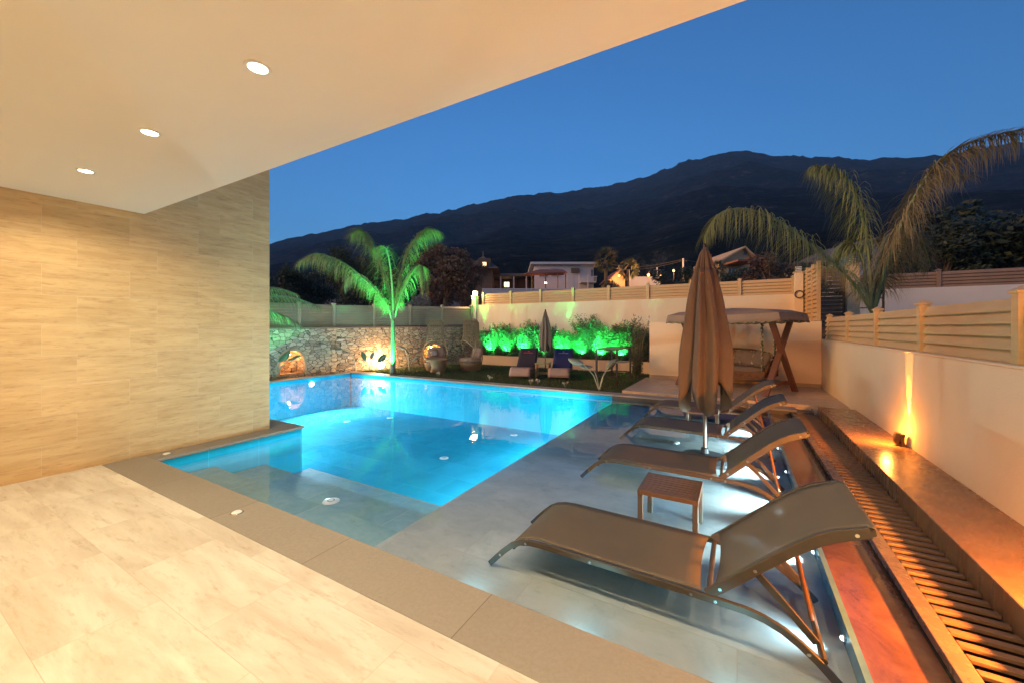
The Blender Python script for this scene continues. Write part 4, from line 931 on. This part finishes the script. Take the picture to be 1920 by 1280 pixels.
def leaf_cloud(m, ells, n, size, rnd, aspect=.45, shell=.5):
    tot = sum(e[3] * e[4] * e[5] for e in ells)
    for (cx, cy_, cz, rx, ry, rz) in ells:
        for _ in range(max(1, int(n * rx * ry * rz / tot))):
            q = Vector((rnd.gauss(0, 1), rnd.gauss(0, 1), rnd.gauss(0, 1))).normalized() * (rnd.random() ** shell)
            p = Vector((cx + q.x * rx, cy_ + q.y * ry, cz + q.z * rz)); s_ = size * rnd.uniform(.6, 1.3)
            a = Vector((rnd.gauss(0, 1), rnd.gauss(0, 1), rnd.gauss(0, .8))).normalized(); b = a.orthogonal().normalized()
            m._add([p - a * s_, p + b * s_ * aspect, p + a * s_, p - b * s_ * aspect], [(0, 1, 2, 3)])
def shrub(label, loc, h, r, mt_, seed, n=3200, leaf=.035, group=None, name='shrub', nst=16):
    rnd = random.Random(seed); o = thing(name, label, 'shrub', loc, group=group); m = MB(); ms = MB()
    ells = []
    for k in range(nst):
        a = rnd.uniform(0, 6.28); tp = Vector((math.cos(a) * r * rnd.uniform(.1, 1.0), math.sin(a) * r * .26 * rnd.uniform(.1, 1), h * rnd.uniform(.62, 1.0)))
        mid = tp * .5 + Vector((0, 0, h * .12)); ms.tube([(tp.x * .12, tp.y * .12, 0), mid, tp], [.009, .006, .002], 5)
        for i in range(6):
            f = .15 + .85 * i / 5; c = (tp * f if f < .5 else mid + (tp - mid) * ((f - .5) * 2)); ells.append((c.x, c.y, max(.08, c.z), r * .30 * (1.25 - .8 * f), r * .24 * (1.25 - .8 * f), h * .13))
    leaf_cloud(m, ells, n, leaf, rnd, .28, .6); m.build('foliage', M[mt_], o); ms.build('stems', M['stem'], o)
    return o
hed = 'shrubs of the planter hedge'
sx = [(-9.0, .95, 'leftmost hedge shrub, green-lit, beside the right wicker chair'), (-8.25, 1.15, 'second hedge shrub from the left, tall with a ragged top'), (-7.5, 1.0, 'third hedge shrub from the left, strongly green-lit'), (-6.75, 1.25, 'tall green-lit hedge shrub just left of the small parasol'), (-6.0, 1.05, 'hedge shrub directly behind the small closed parasol'), (-5.25, .95, 'hedge shrub just right of the small closed parasol'), (-4.6, 1.4, 'tallest hedge shrub, dull dark top, behind the navy towel lounger'), (-3.9, 1.1, 'bright green-lit hedge shrub left of the bar table'), (-3.35, 1.25, 'bushy hedge shrub behind the bar table, dull upper leaves'), (-2.85, 1.0, 'last planter shrub at the right end of the low planter wall')]
for i, (x, h, lab) in enumerate(sx): shrub(lab, (x, 13.50, .36), h * 1.08, .68, 'shrub' if i % 3 else 'shrub2', 30 + i, 12000, .045, hed, nst=34)
shrub('dull olive bush growing from the lawn against the end of the cream half wall', (-2.65, 12.3, 0), 1.85, .42, 'shrub2', 55, 4200, .04, nst=22)
# garden uplights, green
def green_spot(loc, aim, lab, e, spot=95, blend=.8, col=(.03, 1, .22)):
    o = thing('garden_spotlight', lab, 'spotlight', loc, group='green garden uplights')
    m = MB(); m.tube([(0, 0, -.04), (0, 0, .05)], .008, 6); m.build('stake', M['bronze'], o)
    Mx = Matrix.Translation((0, 0, .07)) @ Vector(aim).to_track_quat('Z', 'Y').to_matrix().to_4x4()
    m = MB(); m.lathe([(.001, -.04), (.025, -.035), (.034, .03), (.03, .03), (.026, .02)], 16); m.v = [tuple(Mx @ Vector(p)) for p in m.v]; m.build('housing', M['bronze'], o, smooth=True)
    m = MB(); m.lathe([(.001, .024), (.028, .024)], 16); m.v = [tuple(Mx @ Vector(p)) for p in m.v]; m.build('lens', emis('green_lens', (.1, 1, .4), 10), o)
    light('SPOT', 'green_beam', Mx @ Vector((0, 0, .05)), e, col, o, aim=aim, size=.02, spot=spot, blend=blend)
for i, (x, lab) in enumerate(((-8.7, 'green uplight at the left end of the hedge by the wicker chairs'), (-7.9, 'added green uplight under the second and third hedge shrubs'), (-7.1, 'green uplight under the hedge left of the dark towel lounger'), (-6.3, 'added green uplight under the hedge just left of the small parasol'), (-5.5, 'green uplight under the hedge just right of the small parasol'), (-4.8, 'added green uplight under the hedge behind the navy towel lounger'), (-4.1, 'green uplight under the hedge left of the bar table'), (-3.4, 'added green uplight under the hedge behind the bar table'))):
    green_spot((x, 13.18, .45), (.12 if i == 0 else 0, .72, 1), lab, 330 if i % 2 == 0 else 210, 118)  # every second hedge uplight is added to fill gaps in the green glow
green_spot((-9.60, 8.96, -.05), (-.085, .14, 1), 'green uplight at the foot of the young palm', 1500, 56)
green_spot((-11.45, 4.6, .0), (-.25, 1, .85), 'green uplight on the soil strip behind the travertine wall', 550, 36, .12)

# broad-leaved plants
def broad(label, loc, leaves, mt_, seed):
    rnd = random.Random(seed); o = thing('broad_leaf_plant', label, 'plant', loc); m = MB()
    for (dx, dy, h, L, W_, tilt, mm) in leaves:
        b = Vector((0, 0, 0)); top = Vector((dx, dy, h)); m.tube([b, top * .5 + Vector((-dx * .15, -dy * .15, h * .08)), top], [.018, .012, .008], 6)
        ml = MB(); d_ = Vector((dx, dy, 0)).normalized() if abs(dx) + abs(dy) > .01 else Vector((1, 0, 0)); d_ = (d_ * math.cos(tilt) + Vector((0, 0, math.sin(tilt)))).normalized()
        sd = RT.copy(); sd = (sd - d_ * sd.dot(d_)).normalized() if abs(sd.dot(d_)) < .9 else d_.cross(Vector((0, 0, 1))).normalized(); nn = d_.cross(sd)
        rows = []
        for k in range(11):
            t_ = k / 10; ww = W_ * math.sin(math.pi * (t_ * .94 + .03) ** .85) ** .85 / 2 if k < 10 else .002
            c = top + d_ * L * t_ + Vector((0, 0, -.14 * L * t_ * t_)); rows.append([c - sd * ww + nn * ww * .6, c - sd * ww * .5 + nn * .08 * ww, c, c + sd * ww * .5 + nn * .08 * ww, c + sd * ww + nn * ww * .6])
        ml.grid(rows); ml.build('leaf', M[mm], o, smooth=True, solid=.004)
    m.build('stems', M['stem'], o, smooth=True)
broad('tall plant with two pale folded leaves at the pool edge before the bar table', (-2.87, 9.22, 0), [(-.38, -.05, .62, .42, .20, .45, 'banana_dry'), (-.18, .05, .55, .40, .20, .2, 'banana_dry'), (.16, .12, .50, .38, .17, .9, 'banana_dry'), (.28, .15, .68, .40, .12, .15, 'banana_dry')], '', 1)
broad('green broad-leaved plant left of the globe lamp by the stone wall', (-10.95, 9.28, 0), [(-.15, -.05, .35, .42, .18, 1.2, 'banana'), (.22, .16, .30, .45, .2, .9, 'banana'), (.02, .03, .42, .30, .14, 1.3, 'banana_dry')], '', 2)
broad('arching pale plant stem between niche and green plant on the stone wall', (-11.30, 9.02, 0), [(-.12, -.08, .62, .40, .09, .3, 'banana_dry'), (-.22, -.14, .75, .36, .07, -.1, 'banana_dry')], '', 3)
broad('thin drooping plant right of the young palm trunk', (-9.75, 9.95, 0), [(-.05, .0, .55, .4, .07, 1.0, 'banana_dry'), (-.15, -.06, .75, .36, .07, .5, 'banana_dry'), (.08, .05, .35, .3, .07, .8, 'banana_dry')], '', 4)
broad('green-lit broad-leaved plant on the soil strip beside the travertine wall edge', (-11.70, 6.5, 0), [(.02, .10, .50, .50, .24, .9, 'banana'), (.02, .35, .52, .45, .16, .5, 'banana'), (-.05, -.2, .4, .4, .2, 1.1, 'banana'), (.0, .55, .60, .35, .10, .3, 'banana_dry')], '', 5)
for i, (x, y, lab) in enumerate(((-4.75, 9.3, 'pale flower clump at the lawn edge below the small parasol'), (-4.6, 9.42, 'second pale flower clump at the lawn edge, before the navy towel lounger'), (-6.1, 9.35, 'tiny pale flower clump at the lawn edge left of the dark towel lounger'), (-8.0, 9.4, 'tiny pale flower clump at the lawn edge before the wicker chairs'), (-3.75, 9.25, 'low pale flower clump at the lawn edge left of the two-leaved plant'))):
    o = thing('flower_clump', lab, 'flowers', (x, y, 0), group='pale flowers along the lawn edge'); m = MB(); rnd = random.Random(i); ms = MB()
    leaf_cloud(m, [(rnd.uniform(-.06, .06), rnd.uniform(-.05, .05), .09 + .05 * rnd.random(), .035, .035, .03) for _ in range(4)], 60, .014, rnd, .7); m.build('petals', mat('pale_petal', (.62, .48, .30), .7), o)
    for _ in range(7): ms.tube([(0, 0, -.01), (rnd.uniform(-.07, .07), rnd.uniform(-.05, .05), .1)], .003, 4)
    ms.build('stems', M['stem'], o)

# ------------------------------------------------------------------ background trees and houses
def tree(label, u, vtop, vbase, t_, wpx, mt_, seed, n=5200, group='trees beyond the garden walls', leaf=None, name='tree'):
    p = at(u, vbase, t_); top = (HOR - vtop) / FPX * t_ + 1.5; gz = 1.25 + max(0, min(160, math.hypot(max(-13.5 - p.x, p.x - 1.85, 0), max(p.y - 13.85, 0)))) * .075
    z0 = min(gz, p.z) - .1; rnd = random.Random(seed); H = top - z0; W_ = wpx / FPX * t_ / 2
    o = thing(name, label, 'tree', (p.x, p.y, z0), group=group)
    m = MB(); limbs = [((0, 0, 0), (0, 0, H * .35), (W_ * .1, 0, H * .6))]
    m.tube(limbs[0], [H * .035, H * .026, H * .012], 8); ells = []
    for k in range(15):
        a = rnd.uniform(0, 6.28); rr = W_ * rnd.uniform(.25, .82); z = H * rnd.uniform(.30, .88); sh = math.sqrt(max(.1, 1 - ((z / H - .55) / .55) ** 2)); c = (math.cos(a) * rr * sh, math.sin(a) * rr * sh, z)
        m.tube([(0, 0, H * rnd.uniform(.2, .4)), (c[0] * .5, c[1] * .5, z * .8), c], [H * .014, H * .009, H * .004], 5)
        s_ = rnd.uniform(.24, .42); ells.append((*c, W_ * s_, W_ * s_, min(W_, H * .5) * s_ * .95))
        for q in range(3): ells.append((c[0] + rnd.uniform(-1, 1) * W_ * .28, c[1] + rnd.uniform(-1, 1) * W_ * .28, min(H * .96, c[2] + rnd.uniform(-.5, 1) * W_ * .22), W_ * .15, W_ * .15, W_ * .13))
    m.build('trunk', M['bark'], o, smooth=True); m = MB(); leaf_cloud(m, ells, n, leaf or W_ * .05, rnd, .5, .45); m.build('crown', M[mt_], o)
    return o
tree('dark tree at the far left, above the slat fence by the travertine wall', 520, 500, 590, 24, 110, 'tree', 1)
tree('dark low tree second from the left, above the slat fence', 575, 508, 585, 26, 100, 'tree', 2)
tree('tall dark tree directly behind the young palm', 650, 462, 585, 22, 110, 'tree', 3)
tree('dark bushy tree between the young palm and the brown tree', 715, 488, 585, 24, 110, 'tree', 4)
tree('big rounded brown-leaved tree left of the cube lamp pillar', 835, 462, 590, 22, 135, 'treebrown', 5, 9000)
tree('smaller brown tree behind the cube lamp pillar', 882, 485, 580, 26, 70, 'treebrown', 6)
tree('small silvery shrub-like tree between palm and brown tree', 785, 545, 592, 19, 50, 'silver', 7, 1500, leaf=.06)
tree('dark round bush right of the streetlights', 1265, 502, 560, 40, 85, 'tree', 8)
tree('green round bush below the fan palm', 1145, 522, 560, 44, 60, 'tree', 9, 2500)
tree('dark bush behind the big parasol top', 1385, 500, 560, 32, 75, 'tree', 10)
tree('reddish brown shrub tree right of the gabled house', 1445, 475, 560, 28, 100, 'treebrown', 11, 6000)
tree('huge dark tree at the right edge above the brown street fence', 1870, 340, 560, 22, 300, 'tree', 12, 12000)
tree('dark leafy tree between the large palm and the right edge tree', 1770, 400, 560, 21, 150, 'tree', 13, 7000)
tree('dark tree left of the gabled house behind the parasol', 1345, 490, 560, 36, 50, 'tree', 14, 2500)
tree('low dark tree line behind the pergola house', 940, 535, 570, 50, 60, 'tree', 15, 2000)
tree('dark tree behind the big parasol and gate', 1520, 490, 560, 40, 90, 'tree', 16, 4000)
def fan_palm(label, u, v, t_, r_, seed):
    rnd = random.Random(seed); c = at(u, v, t_); gz = c.z - r_ * 2.3; o = thing('fan_palm', label, 'palm tree', (c.x, c.y, gz), group='fan palms beyond the wall')
    m = MB(); m.tube([(0, 0, 0), (0, 0, c.z - gz)], [r_ * .13, r_ * .11], 8); m.build('trunk', M['bark'], o); m = MB()
    for k in range(46):
        a = rnd.uniform(0, 6.28); e = rnd.uniform(-.9, 1.4); d_ = Vector((math.cos(a) * math.cos(e), math.sin(a) * math.cos(e), math.sin(e))); p = Vector((0, 0, c.z - gz)) + d_ * r_ * rnd.uniform(.45, .6)
        s1 = d_.orthogonal().normalized(); s2 = d_.cross(s1)
        for q in range(13):
            b = (q / 12 - .5) * 2.4; ribbon(m, p, (d_ * math.cos(b) + s1 * math.sin(b) + s2 * .1), r_ * .5, r_ * .05, .5, 2)
    m.build('crown', M['tree'] if False else M['shrub2'], o)
fan_palm('shaggy fan palm right of the white villa', 1136, 488, 46, 1.7, 1)
fan_palm('darker fan palm behind the lit gable house', 1178, 506, 50, 1.6, 2)
fan_palm('small dark palm behind the right side of the parasol', 1345, 505, 38, 1.0, 3)

M['bwhite'] = mat('villa_white', (.50, .50, .54), .8, var=.1, scale=.6); M['bbeige'] = mat('house_beige', (.42, .32, .21), .8, var=.12, scale=.6)
M['bdark'] = mat('house_brown', (.10, .07, .05), .8, var=.2, scale=.6); M['roofdark'] = mat('roof_slate', (.10, .09, .09), .8, var=.3, scale=2)
M['glassd'] = mat('dark_window_glass', (.03, .04, .06), .08, var=.2); M['tile'] = mat('roof_tile_red', (.20, .08, .05), .8, var=.4, scale=3)
M['wincurt'] = mat('window_frame_blue', (.30, .33, .42), .5)
WARM = emis('warm_window', (1, .62, .26), 2.2)
def frame_of(u, v, t_, yaw=0):
    return at(u, v, t_), R(29.8) + yaw
def house(name, label, u0, u1, vtop, vbot, t_, depth, yaw=0, wall='bwhite'):
    "axis box facing the viewer; returns root and px->local metre functions"
    c = at((u0 + u1) / 2, vbot, t_); W_ = (u1 - u0) / FPX * t_; H = (vbot - vtop) / FPX * t_
    o = thing(name, label, 'house', c, R(29.8) + yaw)
    m = MB(); m.box((0, depth / 2, H / 2 - 2), (W_, depth, H + 4)); m.build('wall', M[wall], o)
    X = lambda u: (u - (u0 + u1) / 2) / FPX * t_; Z = lambda v: (vbot - v) / FPX * t_
    return o, X, Z, W_, H
def window(o, X, Z, u0, u1, v0, v1, mt_=None, y=-.02, fmat=None, bars=1):
    f = MB(); x0, x1, z0, z1 = X(u0), X(u1), Z(v1), Z(v0); q = .07; yy = y - .03
    f.box(((x0 + x1) / 2, yy, z1), (x1 - x0 + q, .08, q)); f.box(((x0 + x1) / 2, yy, z0), (x1 - x0 + q, .12, q)); f.box((x0, yy, (z0 + z1) / 2), (q, .08, z1 - z0 - q)); f.box((x1, yy, (z0 + z1) / 2), (q, .08, z1 - z0 - q))
    for k in range(bars): f.box((x0 + (x1 - x0) * (k + 1) / (bars + 1), yy, (z0 + z1) / 2), (q * .7, .06, z1 - z0 - q))
    w_ = f.build('window', fmat or M['wincurt'], o); g = MB(); g.box(((x0 + x1) / 2, y, (z0 + z1) / 2), (x1 - x0 - q, .03, z1 - z0 - q)); g.build('pane', mt_ or M['glassd'], w_)
# white villa
o, X, Z, W_, H = house('white_villa', 'white flat-roofed two-storey villa beyond the long fence', 1002, 1113, 497, 552, 48, 9)
m = MB(); m.box((0, 4.4, H + .12), (W_ + 1.0, 10, .3)); m.box((1.5, 5, H + .42), (W_ * .55, 6, .3)); m.build('roof', M['bwhite'], o, bevel=.05)
window(o, X, Z, 1011, 1027, 506, 519, bars=2); window(o, X, Z, 1034, 1048, 505, 518, bars=1); window(o, X, Z, 1108, 1112.5, 506, 520)
m = MB(); m.box((X(1078), -.3, Z(508)), (.95, .5, .5)); m.build('air_conditioner', M['bdark'], o)
m = MB(); [m.box((X(1100 + k * 2), -1.2, Z(526)), (.05, .05, .6)) for k in range(8)]; m.box((X(1107), -1.2, Z(521)), (1.1, .08, .08)); m.box((X(1100), -.5, Z(531)), (1.8, 1.5, .15)); m.build('balcony', M['bwhite'], o)
m = MB(); [m.tube([(X(q), -1.5, Z(560)), (X(q), -1.5, Z(519))], .05, 6) for q in (1060, 1082, 1098)]; m.build('post', M['bwhite'], o)
o = thing('garden_marquee', 'red-brown canopy roof with a warm lamp beneath, in front of the white villa', 'canopy', at(1021, 556, 43), R(29.8))
s_ = 43 / FPX; hw_ = 39 * s_
m = MB(); z0, z1 = 22 * s_ + 1.0, 34 * s_ + 1.0
m._add([(-hw_, -1.6, z0), (hw_, -1.6, z0 + .1), (hw_, 2, z0 + .3), (-hw_, 2, z0 + .3), (-hw_ * .25, .4, z1), (hw_ * .9, .4, z1)], [(0,1,5,4),(1,2,5),(2,3,4,5),(3,0,4)]); m.build('canopy', M['tile'], o, solid=.05)
m = MB(); [m.tube([(x * hw_ * .93, -1.4, -1), (x * hw_ * .93, -1.4, z0)], .06, 6) for x in (-.7, 0, .6, 1)]; m.build('posts', M['bdark'], o)
o2 = thing('canopy_lamp', 'orange hanging lamp under the red-brown canopy roof', 'lamp', at(1023, 531, 42.4)); m = MB(); m.blob((0, 0, 0), (.22, .22, .22)); m.build('bulb', emis('canopy_bulb', (1, .40, .10), 25), o2, smooth=True)
m = MB(); m.tube([(0, 0, .1), (0, 0, .35)], .02, 5); m.build('cord', M['bronze'], o2); light('POINT', 'canopy_light', (0, -.2, -.15), 160, (1, .4, .12), o2, size=.1)
# white balustrade
o = thing('balustrade', 'white baluster railing in front of the villas, above the long fence', 'balustrade', at(990, 560, 41), R(29.8)); s_ = 41 / FPX; m = MB()
for k in range(64): x = (-84 + k * 2.55) * s_; m.tube([(x, 0, 0), (x, 0, .35 + .5), (x, 0, .92)], [.05, .09, .05], 5)
m.build('balusters', M['bwhite'], o); m = MB(); m.box((-3 * s_, 0, .98), (166 * s_, .2, .12)); m.box((-3 * s_, 0, -.6), (166 * s_, .2, 1.2)); m.build('handrail', M['bwhite'], o)
# pergola house
o, X, Z, W_, H = house('pergola_house', 'low dark house with long pergola and one lit window, left of the white villa', 918, 1002, 524, 556, 52, 6, wall='bdark')
m = MB(); m.box((0, .5, H + .15), (W_ + 1, 8.4, .25)); m.box((0, -3.6, H + .0), (W_ + 1, .15, .15)); m.build('roof', M['roofdark'], o)
m = MB(); [m.tube([(X(q), -3.5, -2), (X(q), -3.5, H)], .09, 6) for q in (922, 940, 963, 985)]; m.build('post', M['bwhite'], o)
window(o, X, Z, 945, 955, 529, 539, WARM, bars=1)
# pointed house
o, X, Z, W_, H = house('gabled_tower_house', 'dark steep-roofed house with a lit arched attic window and roof finial', 888, 922, 505, 560, 44, 6, wall='bdark')
m = MB(); a_ = W_ / 2 + .8; z_ = H
m._add([(-a_, -.9, z_), (a_, -.9, z_), (a_, 6.5, z_), (-a_, 6.5, z_), (-.0, .8, z_ + 27 / FPX * 44), (0, 4.6, z_ + 27 / FPX * 44)], [(0,1,4),(1,2,5,4),(2,3,5),(3,0,4,5),(3,2,1,0)]); m.tube([(0, .8, z_ + 1.4), (0, .8, z_ + 2.1)], .05, 5); m.build('roof', M['roofdark'], o, solid=.04)
m = MB(); m.box((X(909), -.1, z_ + .55), (1.3, 1.4, 1.1)); m.build('dormer', M['bdark'], o); window(o, X, Z, 905.5, 913, 494, 502.5, WARM, y=-.83, bars=2)
window(o, X, Z, 893, 898, 515, 524, bars=1)
o, X, Z, W_, H = house('grey_roof_house', 'house with pale sloping solar-like roof behind the brown tree', 862, 892, 498, 560, 56, 6, wall='bdark')
m = MB(); m._add([(-1.6, -.5, H + .9), (1.4, -.5, H), (1.4, 5, H), (-1.6, 5, H + .9)], [(0,1,2,3)]); m.build('roof', M['bwhite'], o, solid=.15)
# lit gable hut
o, X, Z, W_, H = house('lit_gable_hut', 'small gable-roofed house outlined by a warm light', 1143, 1172, 524, 556, 55, 5, wall='bbeige')
m = MB(); m._add([(X(1139), -.5, Z(527)), (X(1162), -.5, Z(506)), (X(1176), -.5, Z(526)), (X(1139), 5, Z(527)), (X(1162), 5, Z(506)), (X(1176), 5, Z(526))], [(0,1,4,3),(1,2,5,4)]); m.build('roof', M['tile'], o, solid=.15)
m = MB(); m._add([(X(1143), 0, Z(524)), (X(1172), 0, Z(524)), (X(1161), 0, Z(508)), (X(1143), .2, Z(524)), (X(1172), .2, Z(524)), (X(1161), .2, Z(508))], [(0,1,2),(5,4,3)]); m.build('gable', M['bbeige'], o)
def glow_lamp(name, label, u, v, t_, e, post=True, r_=.16):
    c = at(u, v, t_); o = thing(name, label, 'street lamp', (c.x, c.y, c.z), group='orange street lamps beyond the wall')
    m = MB(); m.blob((0, 0, 0), (2 * r_, 2 * r_, 2 * r_)); m.build('bulb', emis('street_bulb', (1, .36, .06), 3), o, smooth=True)
    if post: m = MB(); m.tube([(0, .25, -5), (0, .25, .3), (0, 0, .35)], .05, 6); m.build('post', M['bronze'], o)
    light('POINT', 'street_light', (0, -.5, -.1), e, (1, .45, .14), o, size=.2)
glow_lamp('wall_lamp', 'orange lamp on the front of the small gable house', 1161, 517, 54, 110, False)
glow_lamp('street_lamp', 'brightest orange street lamp in front of the white boundary wall', 1216, 516, 50, 900)
glow_lamp('street_lamp', 'second orange street lamp, middle of the three in a row', 1239, 516, 54, 500, r_=.13)
glow_lamp('street_lamp', 'highest and rightmost orange street lamp, by the utility pole', 1263, 508, 60, 600, r_=.15)
m = MB(); c = at(1208, 545, 60); m.box((0, 0, -1), (60 / FPX * 60, .3, 6.2)); q = m.build('white_yard_wall', M['bwhite']); q.location = c; q.rotation_euler.z = R(29.8); tag(q, 'long white yard wall behind the orange street lamps', 'wall')
def pole(label, u, vt, vb, t_):
    c = at(u, vb, t_); H = (vb - vt) / FPX * t_; o = thing('utility_pole', label, 'utility pole', (c.x, c.y, c.z - 3), R(29.8)); m = MB(); m.tube([(0, 0, 0), (0, 0, H + 3)], [.2, .14], 8); m.build('shaft', M['bwhite'], o); m = MB(); m.box((0, 0, H + 2.6), (1.2, .1, .1)); m.build('crossarm', M['bdark'], o)
pole('pale concrete utility pole right of the orange lamps', 1281, 485, 545, 62); pole('thin utility pole behind the middle street lamp', 1232, 502, 545, 66)
for k, (a, b, lab) in enumerate(((at(1281, 486, 62), at(1115, 489, 75), 'overhead wire running left from the utility pole, upper'), (at(1281, 489, 62), at(1115, 496, 75), 'overhead wire running left from the utility pole, lower'), (at(1281, 487, 62), at(1420, 478, 80), 'overhead wire running right from the utility pole'))):
    m = MB(); m.tube([a.lerp(b, i / 12) + Vector((0, 0, -1.2 * math.sin(math.pi * i / 12))) for i in range(13)], .03, 4); tag(m.build('overhead_wire', M['bronze']), lab, 'wire')
# gabled beige house
o, X, Z, W_, H = house('beige_gabled_house', 'beige gable-fronted house with small dark windows, right of the parasol top', 1348, 1406, 492, 560, 46, 8, wall='bbeige')
m = MB(); pk = 27 / FPX * 46
m._add([(-W_/2 - .3, -.6, H - .05), (X(1392), -.6, H + pk), (X(1410), -.6, H + .6), (-W_/2 - .3, 8, H - .05), (X(1392), 8, H + pk), (X(1410), 8, H + .6)], [(0,1,4,3),(1,2,5,4)]); m.build('roof', M['bbeige'], o, solid=.2)
m = MB(); m._add([(-W_/2, 0, H), (W_/2, 0, H), (W_/2, 0, H + .7), (X(1392), 0, H + pk - .1), (-W_/2, .2, H), (W_/2, .2, H), (W_/2, .2, H + .7), (X(1392), .2, H + pk - .1)], [(0,1,2,3),(7,6,5,4)]); m.build('gable', M['bbeige'], o)
window(o, X, Z, 1394, 1400, 472, 479); window(o, X, Z, 1365, 1378, 503, 517, bars=1)
m = MB(); m.box((X(1372), -1.6, Z(497)), (2.2, 3.2, .2)); m.box((X(1403), -.8, Z(489)), (1.6, 1.4, .1)); [m.box((X(1397 + 2 * k), -1.45, Z(485)), (.04, .04, .5)) for k in range(7)]; m.build('balcony', M['tile'], o)
m = MB(); m.box((X(1345), 2, H + .6), (.5, .5, 1.3)); m.build('chimney', M['tile'], o)
o, X, Z, W_, H = house('grey_gable_house', 'bluish grey gable-roofed house behind the large palm fronds', 1562, 1650, 488, 560, 50, 9, wall='bwhite')
m = MB(); m._add([(X(1552), -.8, Z(492)), (X(1640), -.8, Z(448)), (X(1665), -.8, Z(470)), (X(1552), 9, Z(492)), (X(1640), 9, Z(448)), (X(1665), 9, Z(470))], [(0,1,4,3),(1,2,5,4)]); m.build('roof', M['roofdark'], o, solid=.25)
m = MB(); m._add([(X(1562), 0, Z(489)), (X(1650), 0, Z(489)), (X(1650), 0, Z(462)), (X(1640), 0, Z(451)), (X(1562), .2, Z(489)), (X(1650), .2, Z(489)), (X(1650), .2, Z(462)), (X(1640), .2, Z(451))], [(0,1,2,3),(7,6,5,4)]); m.build('gable', M['bwhite'], o)
window(o, X, Z, 1598, 1604, 462, 472); window(o, X, Z, 1612, 1618, 462, 472)

# ------------------------------------------------------------------ haze
m = MB(); m.b2((-2900, -2900, -4), (2900, 3000, 740)); t = NT('haze'); t.t.nodes.remove(t.p)
pv = t.n('VolumePrincipled'); pv.inputs['Density'].default_value = .00023; pv.inputs['Color'].default_value = (.15, .42, 1, 1)
t.l(pv.outputs[0], t.out.inputs['Volume']); m.build('haze', t.m, kind='stuff')
